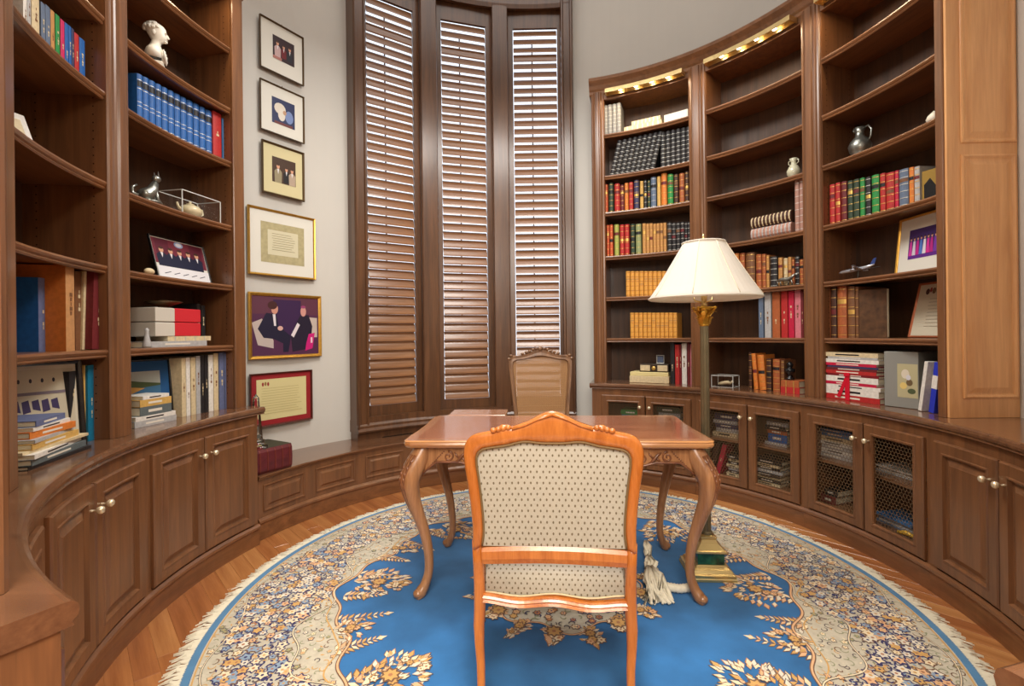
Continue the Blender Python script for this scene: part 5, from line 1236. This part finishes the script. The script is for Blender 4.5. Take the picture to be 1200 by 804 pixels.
for sg in (-1, 1):
    m = MB(); m.tube([(sg*.205, -.185, .40-RUGZ), (sg*.222, -.20, .33-RUGZ), (sg*.21, -.19, .2-RUGZ), (sg*.195, -.18, .08-RUGZ), (sg*.21, -.195, .02), (sg*.212, -.197, 0)], [.022, .024, .016, .012, .017, .014], 10, sq=1.5); m.build('front_leg', W_CANE, cc)
    m = MB(); m.tube([(sg*.20, .20, .52-RUGZ), (sg*.20, .19, .42-RUGZ), (sg*.20, .185, .3-RUGZ), (sg*.195, .20, .1-RUGZ), (sg*.198, .225, 0)], [.017, .019, .017, .013, .015], 10, sq=1.5); m.build('rear_leg', W_CANE, cc)

# ---- standing lamp
lamp = empty('floor_lamp', (.838, .128, RUGZ), radians(-4), 'brass column floor lamp with a white panelled shade', 'lamp')
def sqt(L, name, mt, c=None):
    m = MB(); m.loft([[(-q, -q, z), (q, -q, z), (q, q, z), (-q, q, z)] for q, z in L]); return m.build(name, mt, lamp)
LB = mat('lamp_brass', srgb(222, 198, 138), .28, .85)
sqt([(.116, 0), (.116, .012), (.112, .016), (.112, .030), (.102, .036), (.094, .050), (.078, .060), (.074, .068)], 'base_plate', LB)
marb = mat('green_marble', srgb(28, 72, 50), .15, coat=.6, noise=(22, .9))
sqt([(.068, .0683), (.068, .128)], 'marble_block', marb)
sqt([(.078, .1283), (.078, .138), (.070, .142), (.045, .165), (.036, .185), (.040, .192), (.040, .20), (.026, .205)], 'brass_step', LB)
PW = mat('column_bronze', srgb(128, 118, 92), .38, .7, noise=(12, .15))
m = MB(); NF = 12; L = []
for r, z in ((.030, .205), (.030, .215), (.024, .222), (.0235, .70), (.022, 1.315)):
    L.append([((r-(.0022 if i % 2 and z > .22 else 0))*cos(2*pi*i/(2*NF)), (r-(.0022 if i % 2 and z > .22 else 0))*sin(2*pi*i/(2*NF)), z) for i in range(2*NF)])
m.loft(L, smooth=False); m.build('column', PW, lamp)
cap = MB(); cap.lathe([(.024, 1.312), (.026, 1.318), (.024, 1.325), (.028, 1.36), (.04, 1.395), (.05, 1.405)], 16)
CB = mat('capital_gold', srgb(216, 168, 66), .28, .8, noise=(60, .2))
co = cap.build('capital', CB, lamp)
lf = MB()
for tier, (z0, z1, ro, k0) in enumerate(((1.322, 1.362, .042, 0), (1.345, 1.392, .056, .5))):
    for k in range(8):
        a = 2*pi*(k+k0)/8
        pts = [(.026, z0), (.03, (z0+z1)/2), (ro-.006, z1), (ro+.003, z1-.006)]
        L = []
        for i, (r, z) in enumerate(pts):
            h = (.009, .011, .008, .003)[i]
            L.append([(r*cos(a)-h*sin(a)*s_, r*sin(a)+h*cos(a)*s_, z+.0) for s_ in (-1, 1)]+[((r+.003)*cos(a)+h*sin(a)*s_*-1, (r+.003)*sin(a)+h*cos(a)*s_, z) for s_ in (1, -1)])
        lf.loft(L)
lf.build('capital_leaves', CB, co, kind='stuff')
m = MB()
for k in range(4):
    a = pi/4+k*pi/2; m.tube([(.03*cos(a), .03*sin(a), 1.385), (.055*cos(a), .055*sin(a), 1.398), (.066*cos(a), .066*sin(a), 1.412), (.056*cos(a), .056*sin(a), 1.414)], [.006, .006, .007, .004], 6)
m.box(-.045, .045, -.045, .045, 1.405, 1.414, c=.003); m.build('capital_scrolls', CB, co)
m = MB(); m.lathe([(.012, 1.414), (.018, 1.422), (.010, 1.44), (.016, 1.455), (.016, 1.49), (.008, 1.50)], 12); m.build('socket', LB, lamp)
m = MB()
for k in range(3):
    a = 2*pi*k/3+.4; m.tube([(.01*cos(a), .01*sin(a), 1.44), (.05*cos(a), .05*sin(a), 1.45), (.055*cos(a), .055*sin(a), 1.468)], .004, 6)
m.build('socket_arms', LB, lamp, kind='stuff')
m = MB(); m.tube([(0, 0, 1.49), (.03, 0, 1.53), (.045, 0, 1.62), (.03, 0, 1.70), (0, 0, 1.735)], .0022, 6); m.tube([(0, 0, 1.49), (-.03, 0, 1.53), (-.045, 0, 1.62), (-.03, 0, 1.70), (0, 0, 1.735)], .0022, 6); m.build('harp', LB, lamp)
SH = bpy.data.materials.new('shade_fabric'); SH.use_nodes = True; nt = SH.node_tree; b = nt.nodes['Principled BSDF']; b.inputs['Base Color'].default_value = srgb(232, 229, 222); b.inputs['Roughness'].default_value = .8
tl = nt.nodes.new('ShaderNodeBsdfTranslucent'); tl.inputs[0].default_value = srgb(250, 240, 222); ms = nt.nodes.new('ShaderNodeMixShader'); ms.inputs[0].default_value = .35
nt.links.new(b.outputs[0], ms.inputs[1]); nt.links.new(tl.outputs[0], ms.inputs[2]); nt.links.new(ms.outputs[0], nt.nodes['Material Output'].inputs[0])
m = MB(); NS = 8
def ring(r, z, sub=6, sag=.02):
    pts = []
    for k in range(NS):
        for j in range(sub):
            a = 2*pi*(k+j/sub)/NS+.3; rr = r*(1-sag*sin(pi*j/sub)); pts.append((rr*cos(a), rr*sin(a), z))
    return pts
L = [ring(.285, 1.455, sag=.008), ring(.283, 1.470, sag=.01)]
for q in (.15, .3, .5, .7, .85): L.append(ring(.284+(.108-.284)*(q**.93), 1.47+(1.755-1.47)*q, sag=.012))
L += [ring(.1075, 1.755), ring(.106, 1.762)]
inner = [[(x*.985, y*.985, z) for x, y, z in l] for l in L[::-1]]
m.loft(L+inner, caps=False, smooth=False, wrap=True); sh = m.build('shade', SH, lamp)
m = MB()
for k in range(NS):
    a = 2*pi*k/NS+.3; pts = []
    for q in (0, .15, .3, .5, .7, .85, 1): r = .2845+(.108-.284)*(q**.93); pts.append((r*cos(a), r*sin(a), 1.47+(1.755-1.47)*q))
    m.tube(pts, .0022, 5)
m.build('seam', mat('seam_ivory', srgb(226, 214, 190), .7), sh)
for r, z in ((.285, 1.462), (.1075, 1.757)):
    m = MB(); m.tube([(r*cos(2*pi*i/40), r*sin(2*pi*i/40), z) for i in range(41)], .0045, 6); m.build('trim_band', SH, sh)
MB().lathe([(.004, 1.735), (.009, 1.742), (.003, 1.75), (.005, 1.765), (.010, 1.775), (.006, 1.79), (.002, 1.806)], 10).build('finial', LB, lamp)
MB().ellipsoid((0, 0, 1.56), (.028, .028, .04), 12, 8).build('bulb', mat('soft_bulb', (1, .93, .82, 1), .4, emit=((1, .92, .8, 1), 1.5)), lamp)

# ---- ruched white cord cover on the rug
wc = mat('cotton_white', srgb(230, 222, 200), .9, noise=(60, .08), bump=.4)
cord = empty('cord_cover', (.35, -.05, RUGZ), 0, 'ruched white fabric cord cover trailing from chair to lamp base', 'cord cover')
m = MB(); pts = []; rr = []
cp = [(.70, -.07), (.62, -.085), (.55, -.06), (.50, .0), (.51, .08)]
for i in range(40):
    q = i/39*(len(cp)-1); k = min(int(q), len(cp)-2); f_ = q-k
    pts.append((cp[k][0]*(1-f_)+cp[k+1][0]*f_-.35, cp[k][1]*(1-f_)+cp[k+1][1]*f_+.05, .022)); rr.append(.019+.003*(i % 2))
m.tube(pts, rr, 10); m.build('sleeve', wc, cord)
rc = random.Random(11)
def tassel(x0, y0, x1, y1, k_, spread, z0, name='fringe_bundle'):
    m = MB()
    for i in range(k_):
        o_ = (rc.random()-.5)*spread; o2 = (rc.random()-.5)*spread*1.6; zz_ = z0*rc.random()
        m.tube([(x0+o_*.3, y0, .02+zz_), ((x0+x1)/2+o_, (y0+y1)/2+o2*.3, .03+zz_), (x1+o2, y1+(rc.random()-.5)*.05, .008)], [.008, .010, .006], 5)
    m.build(name, wc, cord, kind='stuff')
tassel(.16, .10, .14, -.12, 46, .09, .05); tassel(.19, .22, .17, .06, 26, .06, .05); tassel(.22, .40, .19, .22, 16, .04, .05)
# ---------------------------------------------------------------- rug
RC = (.055, .0)
rug = empty('round_rug', (RC[0], RC[1], 0), 0, 'large round blue rug with ivory floral border and white fringe', 'rug')
def vel(name, c, amt=.12, sc=9):
    m = mat(name, srgb(*c), .95, spec=.1, noise=(sc, amt), bump=.25, sheen=.25); return m
R_BLUE = vel('rug_blue', (46, 106, 162), .26, 4.5); R_EDGE = vel('rug_edge_blue', (84, 132, 172), .1); R_IV = vel('rug_ivory', (196, 188, 168), .1, 30)
m = MB(); m.lathe([(1.625, .0), (1.63, .008), (1.622, .0145), (1.60, .0155), (.001, .0155)], 160, smooth=False); m.build('field', R_BLUE, rug)
m = MB(); m.loft([[(r*cos(2*pi*i/160), r*sin(2*pi*i/160), z) for i in range(160)] for r, z in ((1.595, .0158), (1.597, .0165), (1.62, .0162), (1.628, .013))], caps=False); m.build('edge_band', R_EDGE, rug)
def rin(a):      # wavy inner limit of the ivory border
    return 1.085+.045*cos(8*a)+.02*cos(24*a+.5)
N = 480
m = MB(); m.loft([[(rin(2*pi*i/N)*sin(2*pi*i/N), rin(2*pi*i/N)*cos(2*pi*i/N), .0160) for i in range(N)], [(1.593*sin(2*pi*i/N), 1.593*cos(2*pi*i/N), .0160) for i in range(N)]], caps=False); m.build('border', R_IV, rug)
PAL = [(222, 176, 134), (232, 214, 180), (206, 162, 98), (56, 54, 100), (150, 152, 120), (120, 88, 66), (222, 214, 196), (176, 120, 84), (140, 160, 180), (92, 82, 84)]
PM = [vel('rug_yarn_%d' % i, c, .08, 40) for i, c in enumerate(PAL)]
PEACH, CREAM, GOLDY, NAVY, SAGE, BRN, IVO, RUST, SKY, GREY = range(10)
fm = MB(); rg = random.Random(21)
def petal(x, y, a, l, w_, c, z):
    ca, sa = cos(a), sin(a); z += rg.random()*.00035
    pts = [(0, 0), (l*.45, w_/2), (l, 0), (l*.45, -w_/2)]
    fm.add([(x+p*ca-q*sa, y+p*sa+q*ca, z) for p, q in pts], [(0, 1, 2, 3)], c)
def rosette(x, y, R, n, c, co, cc_, z=.0172, a0=None):
    a0 = rg.random()*6 if a0 is None else a0
    for i in range(n): petal(x, y, a0+2*pi*i/n, R*1.28, R*1.22, co, z)
    for i in range(n): petal(x, y, a0+2*pi*i/n, R, R*.72, c, z+.0004)
    fm.add([(x+R*.28*cos(2*pi*i/5), y+R*.28*sin(2*pi*i/5), z+.0008) for i in range(5)], [(0, 1, 2, 3, 4)], cc_)
def ribbon(pts, w_, c, z):
    L, R_ = [], []
    for i, (x, y) in enumerate(pts):
        a = pts[max(0, i-1)]; b_ = pts[min(len(pts)-1, i+1)]; dx, dy = b_[0]-a[0], b_[1]-a[1]; l = hypot(dx, dy) or 1
        ww = w_*(1 if 0 < i < len(pts)-1 else .4)
        L.append((x-dy/l*ww/2, y+dx/l*ww/2, z)); R_.append((x+dy/l*ww/2, y-dx/l*ww/2, z))
    dz_ = rg.random()*.0003; L = [(p[0], p[1], p[2]+dz_) for p in L]; R_ = [(p[0], p[1], p[2]+dz_) for p in R_]
    n = len(pts); fm.add(L+R_, [(i, i+1, n+i+1, n+i) for i in range(n-1)], c)
def curl(x, y, R, c, z=.0169, w_=.005):
    a0 = rg.random()*2*pi; s_ = rg.choice((-1, 1)); k = rg.uniform(3, 5)
    ribbon([(x+R*(1-.6*i/7)*cos(a0+s_*k*i/7), y+R*(1-.6*i/7)*sin(a0+s_*k*i/7)) for i in range(8)], w_, c, z)
# dense clouds of flowers in the border, lighter vine zones between them
r = 1.11
cell = .037
while r < 1.585:
    n = int(2*pi*r/cell)
    for i in range(n):
        a = 2*pi*(i+rg.random()*.7)/n; rr_ = r+(rg.random()-.5)*.02
        if rr_ < rin(a)+.02 or rr_ > 1.578: continue
        x, y = rr_*sin(a), rr_*cos(a)
        lobe = cos(8*a)*.5+.5; dense = rr_ > 1.15+.12*(1-lobe) and rr_ < 1.56-.06*(1-lobe)
        if dense:
            q = rg.random()
            if q < .62: rosette(x, y, rg.uniform(.016, .027), rg.choice((5, 6)), rg.choice((PEACH, CREAM, IVO, GOLDY, IVO, CREAM, SKY)), rg.choice((NAVY, NAVY, NAVY, NAVY, BRN)), rg.choice((GOLDY, RUST, NAVY)))
            elif q < .95: curl(x, y, rg.uniform(.012, .02), rg.choice((NAVY, NAVY, GREY, RUST, GOLDY)), w_=.008)
            for k in range(3): petal(x+(rg.random()-.5)*.04, y+(rg.random()-.5)*.04, rg.random()*6.3, .020, .011, rg.choice((NAVY, NAVY, SAGE, SKY, GREY, GOLDY)), .0166)
        else:
            q = rg.random()
            if q < .3: rosette(x, y, rg.uniform(.009, .015), 5, rg.choice((CREAM, PEACH, SAGE, IVO)), rg.choice((SAGE, GREY, BRN)), GOLDY)
            elif q < .8: curl(x, y, rg.uniform(.012, .022), rg.choice((SAGE, SAGE, GREY, BRN, GOLDY)), w_=.004)
            else: petal(x, y, rg.random()*6.3, .02, .009, rg.choice((SAGE, GOLDY, CREAM)), .0166)
    r += cell*.82
# wavy guard lines
def polyring(fr, w_, c, z, a0=0, a1=2*pi, n=640):
    ribbon([(fr(a0+(a1-a0)*i/n)*sin(a0+(a1-a0)*i/n), fr(a0+(a1-a0)*i/n)*cos(a0+(a1-a0)*i/n)) for i in range(n+1)], w_, c, z)
polyring(lambda a: rin(a)+.004, .016, BRN, .0175); polyring(lambda a: rin(a)+.004, .008, PEACH, .0180)
polyring(lambda a: rin(a)+.045+.012*cos(32*a), .006, GOLDY, .0174)
polyring(lambda a: 1.19+.065*cos(8*a)*-1+.03*cos(24*a), .010, GREY, .0175); polyring(lambda a: 1.19+.065*cos(8*a)*-1+.03*cos(24*a), .005, CREAM, .0180)
polyring(lambda a: 1.535+.03*cos(16*a), .008, GREY, .0175); polyring(lambda a: 1.535+.03*cos(16*a), .004, CREAM, .0179)
polyring(lambda a: 1.584, .006, GOLDY, .0175)
# palmette sprays reaching inward over the blue field
def spray(a, r0, L_, W_, big):
    """rounded palmette of overlapping leaves, base at radius r0, growing towards the centre"""
    dx, dy = -sin(a), -cos(a); px, py = cos(a), -sin(a); ang = math.atan2(dy, dx)+(pi if L_ < 0 else 0)
    X = lambda q, s_: (r0*sin(a)+dx*L_*q+px*W_*s_, r0*cos(a)+dy*L_*q+py*W_*s_)
    for k in range(85 if big else 36):
        q = rg.random(); sp = math.sin(pi*min(1, q*1.05))**.7*.5; s_ = rg.uniform(-sp, sp)
        x, y = X(q*.85, s_); aa = ang+s_*3.0*(1.1-q*.3)+rg.uniform(-.3, .3); l = (.042 if big else .034)*rg.uniform(.8, 1.2); z = .0166+.0022*rg.random()
        petal(x, y, aa, l*1.14, l*.62, rg.choice((BRN, GREY, RUST)), z); petal(x, y, aa, l, l*.44, rg.choice((CREAM, PEACH, CREAM, GOLDY, IVO)), z+.0004)
    for k in range(9 if big else 4):
        x, y = X(rg.uniform(.15, .8), rg.uniform(-.28, .28)); rosette(x, y, .013+.008*rg.random(), 6, rg.choice((PEACH, GOLDY, CREAM)), BRN, RUST, z=.0195)
    x, y = X(.42, 0); rosette(x, y, .034 if big else .022, 8, GOLDY, BRN, RUST, z=.0202)
def leafstem(a, r0, L_):
    dx, dy = -sin(a), -cos(a); ang = math.atan2(dy, dx); x, y = r0*sin(a), r0*cos(a)
    ribbon([(x, y), (x+dx*L_*.5, y+dy*L_*.5), (x+dx*L_, y+dy*L_)], .006, BRN, .0166)
    for i in range(9):
        q = i/8; l = .055*(1-.55*q)
        for sg in (-1, 1):
            petal(x+dx*L_*q, y+dy*L_*q, ang+sg*(1.0-.2*q), l*1.15, l*.5, BRN, .0168); petal(x+dx*L_*q, y+dy*L_*q, ang+sg*(1.0-.2*q), l, l*.36, (CREAM, PEACH, GOLDY)[i % 3], .0172)
    petal(x+dx*L_*.95, y+dy*L_*.95, ang, .05, .024, CREAM, .0174)
for k in range(16):
    a = 2*pi*(k+.15)/16
    if k % 2 == 0: spray(a, 1.09, .33, .26, True)
    else: spray(a, 1.10, .19, .13, False)
for k in range(32):
    a = 2*pi*(k+.65)/32; leafstem(a, 1.09, .17 if k % 2 else .22)
# centre medallion
m = MB(); m.loft([[((.36+.03*cos(8*a))*sin(a), (.36+.03*cos(8*a))*cos(a), z) for a in [2*pi*i/96 for i in range(96)]] for z in (.0155, .0160)]); m.build('medallion', R_IV, rug)
for k in range(16):
    a = 2*pi*(k+.5)/16; spray(a, .33, -.17 if k % 2 else -.13, .13, k % 2 == 0)
for i in range(260):
    q = math.sqrt(rg.random())*.36; a = rg.random()*2*pi; x, y = q*sin(a), q*cos(a)
    if rg.random() < .5: rosette(x, y, rg.uniform(.012, .022), 6, rg.choice((PEACH, CREAM, GOLDY, RUST)), rg.choice((NAVY, GREY, BRN)), rg.choice((GOLDY, NAVY)), z=.0185)
    else: curl(x, y, .018, rg.choice((NAVY, GREY, SAGE)), z=.0184, w_=.006)
polyring(lambda a: .37+.03*cos(8*a), .012, BRN, .0184, n=200); polyring(lambda a: .37+.03*cos(8*a), .006, PEACH, .0188, n=200)
fm.build('floral_pattern', PM, rug, kind='stuff')
# fringe
m = MB()
for i in range(1500):
    a = 2*pi*(i+rg.random()*.8)/1500; da = (rg.random()-.5)*.03; l = rg.uniform(.05, .085); w_ = .0035
    p0 = (1.622*sin(a), 1.622*cos(a), .012); p1 = ((1.622+l*.5)*sin(a+da*.3), (1.622+l*.5)*cos(a+da*.3), .010+rg.random()*.006); p2 = ((1.622+l)*sin(a+da), (1.622+l)*cos(a+da), .003)
    cx_, cy_ = cos(a)*w_, -sin(a)*w_
    m.loft([[(p[0]-cx_*s_, p[1]-cy_*s_, p[2]-.002), (p[0]+cx_*s_, p[1]+cy_*s_, p[2]-.002), (p[0], p[1], p[2]+.003)] for p, s_ in ((p0, 1), (p1, 1.1), (p2, .4))])
m.build('fringe', mat('fringe_white', srgb(232, 226, 206), .9), rug, kind='stuff')

# everything that stands on the rug is lifted to its pile; final bookkeeping
for o in bpy.data.objects:
    if 'tc' in o.keys(): del o['tc']
